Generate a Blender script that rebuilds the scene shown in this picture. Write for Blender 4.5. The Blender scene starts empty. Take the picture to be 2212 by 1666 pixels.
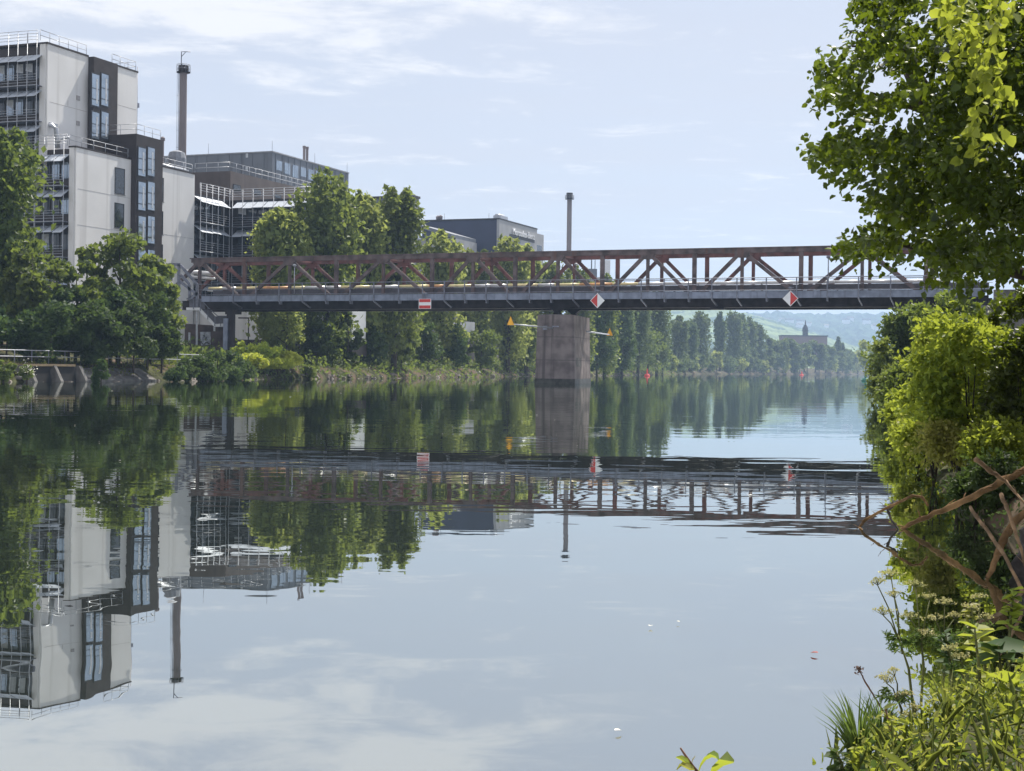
import bpy, math, random
import numpy as np
from mathutils import Vector, Matrix
R = math.radians
sc = bpy.context.scene
col = sc.collection

# ------------------------------------------------------------------ camera, sky, sun, exposure
F, CX, HY, ROLL, EYE = 3163.0, 1106.0, 797.0, 0.012, 1.25      # focal length and horizon in the units of a 2212 px wide picture
cam_d = bpy.data.cameras.new("camera")
cam = bpy.data.objects.new("camera", cam_d); col.objects.link(cam)
cam_d.sensor_width = 36.0; cam_d.lens = F / 2212 * 36
cam_d.shift_y = (HY - 833.0) / 2212
cam_d.clip_start = 0.1; cam_d.clip_end = 12000
cam.matrix_world = Matrix.Translation((0, 0, EYE)) @ Matrix.Rotation(R(90), 4, 'X') @ Matrix.Rotation(ROLL, 4, 'Z')
sc.camera = cam

SUN_EL, SUN_AZ = R(56), R(31)
SKY_STRENGTH = 0.092
w = bpy.data.worlds.new("World"); sc.world = w; w.use_nodes = True
nt = w.node_tree; nt.nodes.clear()
def N(tree, t, **kw):
    n = tree.nodes.new(t)
    for k, v in kw.items():
        setattr(n, k, v)
    return n
def mathn(tree, op, a, b=None, c=None, clamp=False):
    n = tree.nodes.new('ShaderNodeMath'); n.operation = op; n.use_clamp = clamp
    for i, v in enumerate((a, b, c)):
        if v is None: continue
        if isinstance(v, (int, float)): n.inputs[i].default_value = v
        else: tree.links.new(v, n.inputs[i])
    return n.outputs[0]
def sstep(tree, v, lo, hi):
    n = tree.nodes.new('ShaderNodeMapRange'); n.interpolation_type = 'SMOOTHSTEP'
    n.inputs[1].default_value = lo; n.inputs[2].default_value = hi
    tree.links.new(v, n.inputs[0]); return n.outputs[0]
sky = N(nt, 'ShaderNodeTexSky'); sky.sky_type = 'NISHITA'; sky.sun_disc = False
sky.sun_elevation = SUN_EL; sky.sun_rotation = SUN_AZ
sky.air_density = 1.0; sky.dust_density = 1.6; sky.ozone_density = 1.5; sky.altitude = 250
tc = N(nt, 'ShaderNodeTexCoord'); sep = N(nt, 'ShaderNodeSeparateXYZ')
nt.links.new(tc.outputs['Generated'], sep.inputs[0])
zc = mathn(nt, 'MAXIMUM', sep.outputs[2], 0.03)
pu = mathn(nt, 'DIVIDE', sep.outputs[0], zc); pv = mathn(nt, 'DIVIDE', sep.outputs[1], zc)
comb = N(nt, 'ShaderNodeCombineXYZ')
nt.links.new(pu, comb.inputs[0]); nt.links.new(pv, comb.inputs[1])
nz = N(nt, 'ShaderNodeTexNoise'); nz.inputs['Scale'].default_value = 1.9; nz.inputs['Detail'].default_value = 10
nz.inputs['Roughness'].default_value = 0.66; nz.inputs['Distortion'].default_value = 0.35
nt.links.new(comb.outputs[0], nz.inputs['Vector'])
az = mathn(nt, 'DIVIDE', sep.outputs[0], mathn(nt, 'MAXIMUM', mathn(nt, 'ABSOLUTE', sep.outputs[1]), 0.05))
m_el = sstep(nt, sep.outputs[2], 0.17, 0.245)
m_az = mathn(nt, 'SUBTRACT', 1.0, sstep(nt, az, -0.08, 0.06))
bias = mathn(nt, 'MULTIPLY', mathn(nt, 'MULTIPLY', m_el, m_az), 0.22)
cl = sstep(nt, mathn(nt, 'ADD', nz.outputs[0], bias), 0.53, 0.76)
nz2 = N(nt, 'ShaderNodeTexNoise'); nz2.inputs['Scale'].default_value = 0.35; nz2.inputs['Detail'].default_value = 5
mp = N(nt, 'ShaderNodeMapping'); mp.inputs['Scale'].default_value = (0.6, 1.6, 1); nt.links.new(comb.outputs[0], mp.inputs[0])
nt.links.new(mp.outputs[0], nz2.inputs['Vector'])
veil = mathn(nt, 'MULTIPLY_ADD', sstep(nt, nz2.outputs[0], 0.3, 0.75), 0.18, 0.74)
mixv = N(nt, 'ShaderNodeMix', data_type='RGBA'); mixv.inputs[7].default_value = (5.3, 5.42, 5.95, 1)
nt.links.new(veil, mixv.inputs[0]); nt.links.new(sky.outputs[0], mixv.inputs[6])
mixc = N(nt, 'ShaderNodeMix', data_type='RGBA'); mixc.inputs[7].default_value = (7.7, 7.6, 7.6, 1)
nt.links.new(mathn(nt, 'MULTIPLY', cl, 0.8), mixc.inputs[0]); nt.links.new(mixv.outputs[2], mixc.inputs[6])
bg = N(nt, 'ShaderNodeBackground'); bg.inputs[1].default_value = SKY_STRENGTH
nt.links.new(mixc.outputs[2], bg.inputs[0])
wo = N(nt, 'ShaderNodeOutputWorld'); nt.links.new(bg.outputs[0], wo.inputs[0])

sun_d = bpy.data.lights.new("sun", 'SUN'); sun_d.energy = 5.0; sun_d.angle = R(0.6); sun_d.color = (1, 0.94, 0.84)
sun = bpy.data.objects.new("sun", sun_d); col.objects.link(sun)
sdir = Vector((math.sin(SUN_AZ) * math.cos(SUN_EL), math.cos(SUN_AZ) * math.cos(SUN_EL), math.sin(SUN_EL)))
sun.rotation_euler = sdir.to_track_quat('Z', 'Y').to_euler(); sun.location = (60, 60, 120)
vs = sc.view_settings; vs.view_transform = 'Standard'; vs.look = 'None'; vs.gamma = 1; vs.exposure = 0.56
sc.cycles.max_bounces = 8; sc.cycles.diffuse_bounces = 3; sc.cycles.glossy_bounces = 3; sc.cycles.transmission_bounces = 4
sc.cycles.volume_bounces = 1; sc.cycles.use_denoising = True; sc.cycles.sample_clamp_indirect = 6

# ------------------------------------------------------------------ picture <-> place
CR, SR = math.cos(ROLL), math.sin(ROLL)
def ray(x, y):
    u = (x - CX) / F; v = (HY - y) / F
    return u * CR - v * SR, u * SR + v * CR            # dx, dz for a unit of depth along +Y
def P(x, y, d):
    dx, dz = ray(x, y); return Vector((dx * d, d, EYE + dz * d))
def on_water(x, y):
    dx, dz = ray(x, y); return P(x, y, -EYE / dz)
def size(px, d): return px / F * d

# ------------------------------------------------------------------ object helpers
def link(o, parent=None):
    col.objects.link(o)
    if parent is not None: o.parent = parent
    return o
def tag(o, label=None, cat=None, group=None, kind=None):
    if label: o['label'] = label
    if cat: o['category'] = cat
    if group: o['group'] = group
    if kind: o['kind'] = kind
    return o
def empty(name, loc=(0, 0, 0), rz=0.0, label=None, cat=None, group=None):
    o = bpy.data.objects.new(name, None); o.location = loc; o.rotation_euler = (0, 0, rz); o.empty_display_size = 0.3
    link(o); return tag(o, label, cat, group)
def copy_tree(o, parent=None):
    c = o.copy(); link(c, parent)
    for ch in list(o.children): copy_tree(ch, c)
    return c
class MB:
    """collects shapes into one mesh"""
    def __init__(s): s.v = []; s.f = []; s.sm = []
    def add(s, vs_, fs, smooth=False):
        b = len(s.v); s.v += [tuple(p) for p in vs_]
        s.f += [tuple(b + i for i in f) for f in fs]; s.sm += [smooth] * len(fs); return s
    def box(s, x0, x1, y0, y1, z0, z1):
        return s.add([(x0, y0, z0), (x1, y0, z0), (x1, y1, z0), (x0, y1, z0), (x0, y0, z1), (x1, y0, z1), (x1, y1, z1), (x0, y1, z1)],
                     [(3, 2, 1, 0), (4, 5, 6, 7), (0, 1, 5, 4), (1, 2, 6, 5), (2, 3, 7, 6), (3, 0, 4, 7)])
    def beam(s, p, q, wd, ht, up=(0, 0, 1)):
        p = Vector(p); q = Vector(q); d = (q - p).normalized(); up = Vector(up)
        if abs(d.dot(up)) > 0.98: up = Vector((0, 1, 0))
        a = d.cross(up).normalized() * wd / 2; b = a.cross(d).normalized() * ht / 2
        vs_ = [p - a - b, p + a - b, p + a + b, p - a + b, q - a - b, q + a - b, q + a + b, q - a + b]
        return s.add(vs_, [(3, 2, 1, 0), (4, 5, 6, 7), (0, 1, 5, 4), (1, 2, 6, 5), (2, 3, 7, 6), (3, 0, 4, 7)])
    def ibeam(s, p, q, wd, ht, up=(0, 0, 1), t=0.05):
        """two flanges and a web"""
        p = Vector(p); q = Vector(q); d = (q - p).normalized(); up = Vector(up)
        if abs(d.dot(up)) > 0.98: up = Vector((0, 1, 0))
        a = d.cross(up).normalized(); b = a.cross(d).normalized()
        s.beam(p + b * (ht / 2 - t / 2), q + b * (ht / 2 - t / 2), wd, t, up); s.beam(p - b * (ht / 2 - t / 2), q - b * (ht / 2 - t / 2), wd, t, up)
        return s.beam(p, q, t * 1.3, ht - 2 * t, up)
    def tube(s, pts, r, n=8, caps=True):
        pts = [Vector(p) for p in pts]; m = len(pts)
        rs = [r] * m if isinstance(r, (int, float)) else r
        vs_, fs = [], []
        for i, p in enumerate(pts):
            d = (pts[min(i + 1, m - 1)] - pts[max(i - 1, 0)]).normalized()
            up = Vector((0, 0, 1)) if abs(d.z) < 0.95 else Vector((0, 1, 0))
            a = d.cross(up).normalized(); b = a.cross(d)
            for k in range(n):
                t = 2 * math.pi * k / n; vs_.append(p + (a * math.cos(t) + b * math.sin(t)) * rs[i])
        for i in range(m - 1):
            for k in range(n):
                k2 = (k + 1) % n; fs.append((i * n + k, i * n + k2, (i + 1) * n + k2, (i + 1) * n + k))
        if caps: fs += [tuple(range(n - 1, -1, -1)), tuple((m - 1) * n + k for k in range(n))]
        return s.add(vs_, fs, True)
    def lathe(s, x, y, prof, n=16):
        vs_, fs = [], []
        for (r, z) in prof:
            for k in range(n):
                t = 2 * math.pi * k / n; vs_.append((x + r * math.cos(t), y + r * math.sin(t), z))
        for i in range(len(prof) - 1):
            for k in range(n):
                k2 = (k + 1) % n; fs.append((i * n + k, i * n + k2, (i + 1) * n + k2, (i + 1) * n + k))
        fs += [tuple(range(n - 1, -1, -1)), tuple((len(prof) - 1) * n + k for k in range(n))]
        return s.add(vs_, fs, False)
    def prism(s, poly, vec):
        """a flat outline pushed along vec"""
        n = len(poly); a = [Vector(p) for p in poly]; b = [p + Vector(vec) for p in a]
        fs = [tuple(range(n - 1, -1, -1)), tuple(range(n, 2 * n))] + [(i, (i + 1) % n, n + (i + 1) % n, n + i) for i in range(n)]
        return s.add(a + b, fs)
    def build(s, name, mat, parent=None, bevel=0.0):
        me = bpy.data.meshes.new(name); me.from_pydata(s.v, [], s.f)
        me.polygons.foreach_set('use_smooth', s.sm); me.materials.append(mat); me.update()
        o = bpy.data.objects.new(name, me); link(o, parent)
        import bmesh
        bm = bmesh.new(); bm.from_mesh(me); bmesh.ops.recalc_face_normals(bm, faces=bm.faces)
        if bevel: bmesh.ops.bevel(bm, geom=bm.edges[:], offset=bevel, segments=1, affect='EDGES')
        bm.to_mesh(me); bm.free()
        return o
def np_mesh(name, V, Q, mat, parent=None, smooth=False):
    """many quads at once"""
    me = bpy.data.meshes.new(name); V = np.asarray(V, np.float32); Q = np.asarray(Q, np.int32)
    me.vertices.add(len(V)); me.vertices.foreach_set('co', V.ravel())
    me.loops.add(Q.size); me.loops.foreach_set('vertex_index', Q.ravel())
    me.polygons.add(len(Q)); me.polygons.foreach_set('loop_start', np.arange(0, Q.size, 4, dtype=np.int32))
    me.polygons.foreach_set('use_smooth', np.full(len(Q), smooth))
    me.materials.append(mat); me.update(calc_edges=True); me.validate()
    o = bpy.data.objects.new(name, me); return link(o, parent)

# ------------------------------------------------------------------ materials
def mat(name, color, rough=0.6, metal=0.0, spec=0.5, var=0.12, vscale=3.0, bump=0.0, bscale=20.0, streak=None, streak_col=None, zs=1.0):
    """a principled surface with two scales of patchy variation; streak adds vertical run-off stains"""
    m = bpy.data.materials.new(name); m.use_nodes = True; t = m.node_tree; b = t.nodes['Principled BSDF']
    b.inputs['Roughness'].default_value = rough; b.inputs['Metallic'].default_value = metal; b.inputs['Specular IOR Level'].default_value = spec
    g = N(t, 'ShaderNodeTexCoord'); n1 = N(t, 'ShaderNodeTexNoise'); n1.inputs['Scale'].default_value = vscale; n1.inputs['Detail'].default_value = 6
    mpn = N(t, 'ShaderNodeMapping'); mpn.inputs['Scale'].default_value = (1, 1, zs); t.links.new(g.outputs['Object'], mpn.inputs[0])
    t.links.new(mpn.outputs[0], n1.inputs['Vector'])
    mx = N(t, 'ShaderNodeMix', data_type='RGBA')
    mx.inputs[6].default_value = tuple(c * (1 - var * 1.6) for c in color) + (1,); mx.inputs[7].default_value = tuple(min(1, c * (1 + var * 1.2)) for c in color) + (1,)
    t.links.new(sstep(t, n1.outputs[0], 0.3, 0.7), mx.inputs[0]); out = mx.outputs[2]
    if streak:
        m2 = N(t, 'ShaderNodeMapping'); m2.inputs['Scale'].default_value = (streak, streak, streak * 0.04); t.links.new(g.outputs['Object'], m2.inputs[0])
        n2 = N(t, 'ShaderNodeTexNoise'); n2.inputs['Scale'].default_value = 1.0; n2.inputs['Detail'].default_value = 4; t.links.new(m2.outputs[0], n2.inputs['Vector'])
        mx2 = N(t, 'ShaderNodeMix', data_type='RGBA'); mx2.inputs[7].default_value = tuple(streak_col) + (1,)
        t.links.new(mathn(t, 'MULTIPLY', sstep(t, n2.outputs[0], 0.52, 0.72), 0.75), mx2.inputs[0]); t.links.new(out, mx2.inputs[6]); out = mx2.outputs[2]
    t.links.new(out, b.inputs['Base Color'])
    if bump:
        bn = N(t, 'ShaderNodeTexNoise'); bn.inputs['Scale'].default_value = bscale; bn.inputs['Detail'].default_value = 4; t.links.new(g.outputs['Object'], bn.inputs['Vector'])
        bp = N(t, 'ShaderNodeBump'); bp.inputs['Distance'].default_value = bump; t.links.new(bn.outputs[0], bp.inputs['Height']); t.links.new(bp.outputs[0], b.inputs['Normal'])
    return m
def leaf_mat(name, c_dark, c_light, trans, tr=0.45, rough=0.45, spec=0.35):
    spec *= .55; rough = min(.7, rough + .1)
    """each leaf gets its own green; light passes through the blade"""
    m = bpy.data.materials.new(name); m.use_nodes = True; t = m.node_tree; b = t.nodes['Principled BSDF']
    b.inputs['Roughness'].default_value = rough; b.inputs['Specular IOR Level'].default_value = spec
    g = N(t, 'ShaderNodeNewGeometry'); mx = N(t, 'ShaderNodeMix', data_type='RGBA')
    mx.inputs[6].default_value = tuple(c_dark) + (1,); mx.inputs[7].default_value = tuple(c_light) + (1,)
    oi = N(t, 'ShaderNodeObjectInfo'); hs = N(t, 'ShaderNodeHueSaturation')
    t.links.new(mathn(t, 'MULTIPLY_ADD', oi.outputs['Random'], 0.05, 0.475), hs.inputs['Hue']); t.links.new(mathn(t, 'MULTIPLY_ADD', mathn(t, 'FRACT', mathn(t, 'MULTIPLY', oi.outputs['Random'], 7.3)), 0.5, 0.78), hs.inputs['Value'])
    t.links.new(g.outputs['Random Per Island'], mx.inputs[0]); t.links.new(mx.outputs[2], hs.inputs['Color']); t.links.new(hs.outputs[0], b.inputs['Base Color'])
    tl = N(t, 'ShaderNodeBsdfTranslucent'); mt = N(t, 'ShaderNodeMix', data_type='RGBA', blend_type='MULTIPLY'); mt.inputs[0].default_value = 0
    tl.inputs[0].default_value = tuple(trans) + (1,)
    ms = N(t, 'ShaderNodeMixShader'); ms.inputs[0].default_value = tr
    t.links.new(b.outputs[0], ms.inputs[1]); t.links.new(tl.outputs[0], ms.inputs[2]); t.links.new(ms.outputs[0], t.nodes['Material Output'].inputs[0])
    return m
M = {
    'steel_near': mat('weathered_steel', (0.115, 0.085, 0.086), 0.55, 0.0, 0.4, 0.35, 1.2, streak=2.0, streak_col=(0.13, 0.062, 0.048)),
    'steel_red': mat('red_primer_steel', (0.145, 0.062, 0.058), 0.6, 0.0, 0.35, 0.3, 1.0, streak=1.5, streak_col=(0.08, 0.06, 0.058)),
    'girder': mat('dark_girder_paint', (0.028, 0.022, 0.026), 0.7, 0, 0.3, 0.3, 1.5),
    'fascia': mat('grey_blue_fascia', (0.21, 0.24, 0.32), 0.5, 0.1, 0.4, 0.15, 1.5, streak=3.0, streak_col=(0.12, 0.13, 0.17)),
    'rail': mat('galvanised_rail', (0.20, 0.21, 0.26), 0.45, 0.4, 0.4, 0.15, 4),
    'galv': mat('bright_galvanised_steel', (0.44, 0.46, 0.50), 0.4, 0.3, 0.5, 0.1, 4),
    'concrete_pier': mat('stained_pier_concrete', (0.165, 0.14, 0.138), 0.85, 0, 0.2, 0.22, 0.9, 0.02, 6, streak=2.2, streak_col=(0.065, 0.055, 0.056)),
    'concrete': mat('pale_concrete', (0.15, 0.145, 0.14), 0.9, 0, 0.2, 0.25, 1.3, 0.02, 8, streak=1.5, streak_col=(0.09, 0.08, 0.075)),
    'white_wall': mat('white_render_wall', (0.80, 0.795, 0.79), 0.8, 0, 0.2, 0.03, 0.25, streak=0.9, streak_col=(0.62, 0.61, 0.60)),
    'brown': mat('brown_clad_wall', (0.045, 0.035, 0.034), 0.6, 0, 0.4, 0.12, 0.7),
    'brown_light': mat('grey_brown_cladding', (0.13, 0.105, 0.095), 0.55, 0, 0.4, 0.08, 0.6, streak=2.5, streak_col=(0.105, 0.085, 0.08)),
    'dark_facade': mat('dark_facade_panel', (0.022, 0.021, 0.026), 0.45, 0, 0.5, 0.2, 0.8),
    'glass': mat('window_glass', (0.03, 0.04, 0.055), 0.06, 0, 0.9, 0.1, 0.6),
    'glass_sky': mat('sky_bright_glass', (0.34, 0.40, 0.47), 0.04, 0.6, 1.0, 0.1, 0.6),  # sky reflection put partly into the pale base colour
    'frame_dark': mat('dark_window_frame', (0.02, 0.018, 0.02), 0.5),
    'blind': mat('pale_blind_and_glint', (0.55, 0.58, 0.62), 0.7),
    'awning': mat('pale_sunshade_panel', (0.50, 0.54, 0.60), 0.5, 0, 0.4, 0.06),
    'hall_grey': mat('grey_metal_cladding', (0.17, 0.185, 0.215), 0.5, 0.2, 0.4, 0.06, 0.3, streak=1.0, streak_col=(0.11, 0.12, 0.14)),
    'navy': mat('navy_cladding', (0.035, 0.042, 0.085), 0.5, 0.1, 0.4, 0.06, 0.3),
    'light_grey': mat('light_grey_cladding', (0.36, 0.365, 0.38), 0.6, 0, 0.3, 0.06, 0.4),
    'chimney': mat('chimney_concrete', (0.24, 0.21, 0.215), 0.8, 0, 0.2, 0.14, 0.5, zs=0.3),
    'pipe': mat('aluminium_pipe_cladding', (0.80, 0.80, 0.80), 0.32, 0.35, 0.6, 0.06, 2),
    'streak_yellow': mat('yellow_sun_streak', (0.92, 0.78, 0.42), 0.35, 0.15, 0.6, 0.1, 2),  # sun reflection on the aluminium cladding, painted as yellow sections
    'streak_orange': mat('orange_sun_streak', (0.78, 0.42, 0.18), 0.4, 0.1, 0.6, 0.15, 2),  # redder dashes of the same painted sun reflection
    'sign_red': mat('sign_red', (0.55, 0.05, 0.045), 0.5, 0, 0.4, 0.06), 'sign_white': mat('sign_white', (0.78, 0.79, 0.82), 0.5, 0, 0.4, 0.04),
    'yellow': mat('marker_yellow', (0.85, 0.42, 0.02), 0.5, 0, 0.4, 0.08), 'buoy_red': mat('buoy_red', (0.6, 0.05, 0.04), 0.5),
    'buoy_green': mat('buoy_green', (0.02, 0.16, 0.12), 0.5), 'black': mat('shade_black_void', (0.008, 0.008, 0.009), 0.9),
    'bark': mat('grey_brown_bark', (0.055, 0.045, 0.038), 0.9, 0, 0.2, 0.3, 4, 0.02, 12, zs=0.3),
    'bark_orange': mat('orange_lichen_wood', (0.21, 0.125, 0.06), 0.9, 0, 0.15, 0.35, 7, 0.012, 60),
    'twig': mat('dry_twig', (0.22, 0.14, 0.08), 0.8, 0, 0.2, 0.3, 12),
    'wood_dark': mat('dark_wet_wood', (0.045, 0.038, 0.036), 0.8, 0, 0.3, 0.3, 5, 0.02, 14, zs=0.3),
    'stem': mat('green_stem', (0.12, 0.13, 0.04), 0.6, 0, 0.3, 0.3, 12), 'stem_brown': mat('brown_stem', (0.14, 0.075, 0.05), 0.6, 0, 0.3, 0.3, 12),
    'stone': mat('pale_shore_stone', (0.17, 0.15, 0.135), 0.9, 0, 0.2, 0.35, 1.2, 0.03, 6),
    'umbel': leaf_mat('pale_umbel_flower', (0.22, 0.21, 0.07), (0.52, 0.50, 0.26), (0.5, 0.46, 0.18), 0.35),
    'red_leaf': mat('red_leaf', (0.35, 0.06, 0.04), 0.5), 'fleck': mat('pale_fleck', (0.75, 0.72, 0.62), 0.6),
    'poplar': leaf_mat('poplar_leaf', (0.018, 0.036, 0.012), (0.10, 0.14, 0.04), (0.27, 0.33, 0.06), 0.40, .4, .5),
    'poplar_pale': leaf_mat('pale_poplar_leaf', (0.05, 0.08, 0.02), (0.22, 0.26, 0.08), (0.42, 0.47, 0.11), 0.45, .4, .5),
    'broad': leaf_mat('broad_leaf', (0.016, 0.034, 0.012), (0.09, 0.13, 0.035), (0.24, 0.31, 0.05), 0.38, .4, .5),
    'far_leaf': leaf_mat('far_leaf', (0.03, 0.055, 0.024), (0.11, 0.15, 0.06), (0.18, 0.24, 0.08), 0.38),
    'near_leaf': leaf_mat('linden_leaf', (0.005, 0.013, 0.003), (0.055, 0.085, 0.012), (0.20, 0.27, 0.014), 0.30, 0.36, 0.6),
    'bright_leaf': leaf_mat('sun_toned_leaf', (0.035, 0.065, 0.010), (0.24, 0.29, 0.05), (0.42, 0.48, 0.05), 0.45, 0.45, 0.35),  # sunlit tone put into the lighter leaf colour
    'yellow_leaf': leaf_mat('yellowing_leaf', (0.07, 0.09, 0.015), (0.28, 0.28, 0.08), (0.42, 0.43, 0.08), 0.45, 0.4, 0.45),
    'shade_leaf': leaf_mat('dark_shade_painted_leaf', (0.02, 0.042, 0.014), (0.055, 0.09, 0.03), (0.11, 0.17, 0.035), 0.35),  # dark leaf; shade among and under the growth is put into its colour
    'sun_tint_leaf': leaf_mat('sun_painted_bank_leaf', (0.20, 0.26, 0.03), (0.42, 0.46, 0.07), (0.55, 0.60, 0.07), 0.4),  # sunlight painted in, since the bridge shades these bushes
    'grass': leaf_mat('grass_blade', (0.06, 0.09, 0.02), (0.13, 0.15, 0.04), (0.24, 0.28, 0.05), 0.4),
    'needle': leaf_mat('feathery_leaf', (0.03, 0.07, 0.02), (0.06, 0.11, 0.03), (0.18, 0.26, 0.05), 0.4),
}

# ------------------------------------------------------------------ river, ground, hills
LY = [-300, 0, 60, 94, 107, 134, 163, 232, 340, 480, 590, 700, 800, 1000, 1350, 1800, 6000]
LX = [-110, -54, -41, -33, -27.5, -22.7, -14, 0, 25, 52, 76, 112, 156, 232, 335, 480, 1900]
RY = [-300, -6, 1, 3.2, 4.4, 4.75, 5.5, 6.6, 8.6, 11, 14, 24, 31, 62, 124, 250, 440, 600, 800, 1000, 1350, 1800, 6000]
RX = [-80, -2.2, -0.7, -0.05, 0.85, 1.1, 1.75, 2.55, 3.35, 3.75, 4.15, 6.3, 8.3, 16.3, 33, 64, 112, 158, 235, 312, 425, 575, 2020]
def xl(y): return float(np.interp(y, LY, LX))
def xr(y): return float(np.interp(y, RY, RX))
L_OFF = [0, 0.5, 1.6, 2.4, 7, 11, 17, 30, 60, 150, 500, 1500, 4500]; L_H = [-0.25, 0.35, 1.0, 1.25, 1.35, 2.3, 3.1, 4.2, 4.6, 5, 6, 8, 8]
R_OFF = [0, 0.25, 0.7, 1.5, 3, 6, 14, 40, 150, 500, 1500, 4500]; R_H = [-0.12, 0.07, 0.16, 0.32, 0.9, 1.8, 3.0, 4.2, 5, 6, 8, 8]
def undercut(y): return .22 * max(0.0, min(1.0, (y - 9.5) / 2, (17 - y) / 2))
def ground(x, y):
    a = xl(y) - x; b = x - xr(y)
    if a >= 0: return float(np.interp(a, L_OFF, L_H))
    if b >= 0: return float(np.interp(b, R_OFF, R_H)) + undercut(y) * min(1.0, b / .4)
    return -1.2
def terrain():
    ys = sorted(set([-300, -100, -40, -10] + list(np.arange(-4, 16, 0.5)) + list(np.arange(16, 60, 2)) + list(np.arange(60, 380, 6)) + list(np.arange(380, 1400, 25)) + [1500, 1800, 2200, 2800, 3500, 4300, 5500, 6700]))
    V, Q = [], []; rnd = random.Random(4)
    for y in ys:
        row = []
        a, b = xl(y), xr(y)
        for o, h in list(zip(L_OFF, L_H))[::-1]: row.append((a - o, y, h + (rnd.uniform(-.12, .12) if 0 < o < 40 and o not in (2.4, 7) else 0)))
        m = min(2.0, (b - a) * .1)
        row.append((a + m, y, -1.3)); row.append((b - min(m, .5), y, -1.3))
        for o, h in zip(R_OFF, R_H): row.append((b + o, y, h + undercut(y) * min(1.0, o / .4) + (rnd.uniform(-.05, .05) if 0 < o < 40 else 0)))
        V += row; n = len(row)
    for i in range(len(ys) - 1):
        for k in range(n - 1): Q.append((i * n + k, i * n + k + 1, (i + 1) * n + k + 1, (i + 1) * n + k))
    m = mat('bank_earth_and_grass', (0.055, 0.058, 0.026), 0.95, 0, 0.1, 0.4, 0.7, 0.05, 5)
    t = m.node_tree; b = t.nodes['Principled BSDF']
    g = N(t, 'ShaderNodeTexCoord'); n2 = N(t, 'ShaderNodeTexNoise'); n2.inputs['Scale'].default_value = 0.35; n2.inputs['Detail'].default_value = 8; t.links.new(g.outputs['Object'], n2.inputs['Vector'])
    mx = N(t, 'ShaderNodeMix', data_type='RGBA'); mx.inputs[7].default_value = (0.10, 0.072, 0.05, 1)
    src = b.inputs['Base Color'].links[0].from_socket
    t.links.new(src, mx.inputs[6]); t.links.new(sstep(t, n2.outputs[0], 0.47, 0.58), mx.inputs[0]); t.links.new(mx.outputs[2], b.inputs['Base Color'])
    return tag(np_mesh('ground', V, Q, m, smooth=True), kind='structure')
terrain()

def water_mat():
    m = bpy.data.materials.new('river_water'); m.use_nodes = True; t = m.node_tree; t.nodes.clear()
    out = N(t, 'ShaderNodeOutputMaterial'); ms = N(t, 'ShaderNodeMixShader')
    df = N(t, 'ShaderNodeBsdfDiffuse'); df.inputs[0].default_value = (0.016, 0.020, 0.013, 1)
    gl = N(t, 'ShaderNodeBsdfGlossy'); gl.inputs[0].default_value = (0.91, 0.94, 0.92, 1); gl.inputs['Roughness'].default_value = 0.0
    fr = N(t, 'ShaderNodeFresnel'); fr.inputs['IOR'].default_value = 1.33
    g = N(t, 'ShaderNodeTexCoord')
    def wave(sx, sy, scale, detail, dist=0.0):
        mp_ = N(t, 'ShaderNodeMapping'); mp_.inputs['Scale'].default_value = (sx, sy, 1); mp_.inputs['Rotation'].default_value = (0, 0, R(-13)); t.links.new(g.outputs['Object'], mp_.inputs[0])
        n = N(t, 'ShaderNodeTexNoise'); n.inputs['Scale'].default_value = scale; n.inputs['Detail'].default_value = detail; n.inputs['Distortion'].default_value = dist
        t.links.new(mp_.outputs[0], n.inputs['Vector']); return n.outputs[0]
    calm = sstep(t, wave(0.6, 0.9, 0.09, 3), 0.42, 0.62)
    band = wave(0.25, 1.0, 0.16, 2)
    h1 = mathn(t, 'MULTIPLY', wave(0.55, 1.0, 0.9, 2, 0.3), 0.0034)
    h2 = mathn(t, 'MULTIPLY', mathn(t, 'MULTIPLY', wave(0.5, 1.0, 3.2, 2, 0.2), calm), 0.0010)
    h3 = mathn(t, 'MULTIPLY', band, 0.012)
    h = mathn(t, 'ADD', mathn(t, 'ADD', h1, h2), h3)
    bp = N(t, 'ShaderNodeBump'); bp.inputs['Distance'].default_value = 1.0; bp.inputs['Strength'].default_value = 1.0
    t.links.new(h, bp.inputs['Height']); t.links.new(bp.outputs[0], gl.inputs['Normal'])
    fac = mathn(t, 'MULTIPLY_ADD', fr.outputs[0], 0.40, 0.56, clamp=True)
    t.links.new(fac, ms.inputs[0]); t.links.new(df.outputs[0], ms.inputs[1]); t.links.new(gl.outputs[0], ms.inputs[2]); t.links.new(ms.outputs[0], out.inputs[0])
    return m
def river():
    ys = list(np.arange(-300, -10, 20)) + list(np.arange(-10, 20, .5)) + list(np.arange(20, 60, 4)) + list(np.arange(60, 1400, 40)) + [1500, 1800, 2400, 4300]
    V, Q = [], []
    for y in ys: V += [(xl(y) - 1.2, y, 0), (xr(y) + 1.1, y, 0)]
    for i in range(len(ys) - 1): Q.append((2 * i, 2 * i + 1, 2 * i + 3, 2 * i + 2))
    tag(np_mesh('river_water', V, Q, water_mat()), kind='structure')
river()

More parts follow.
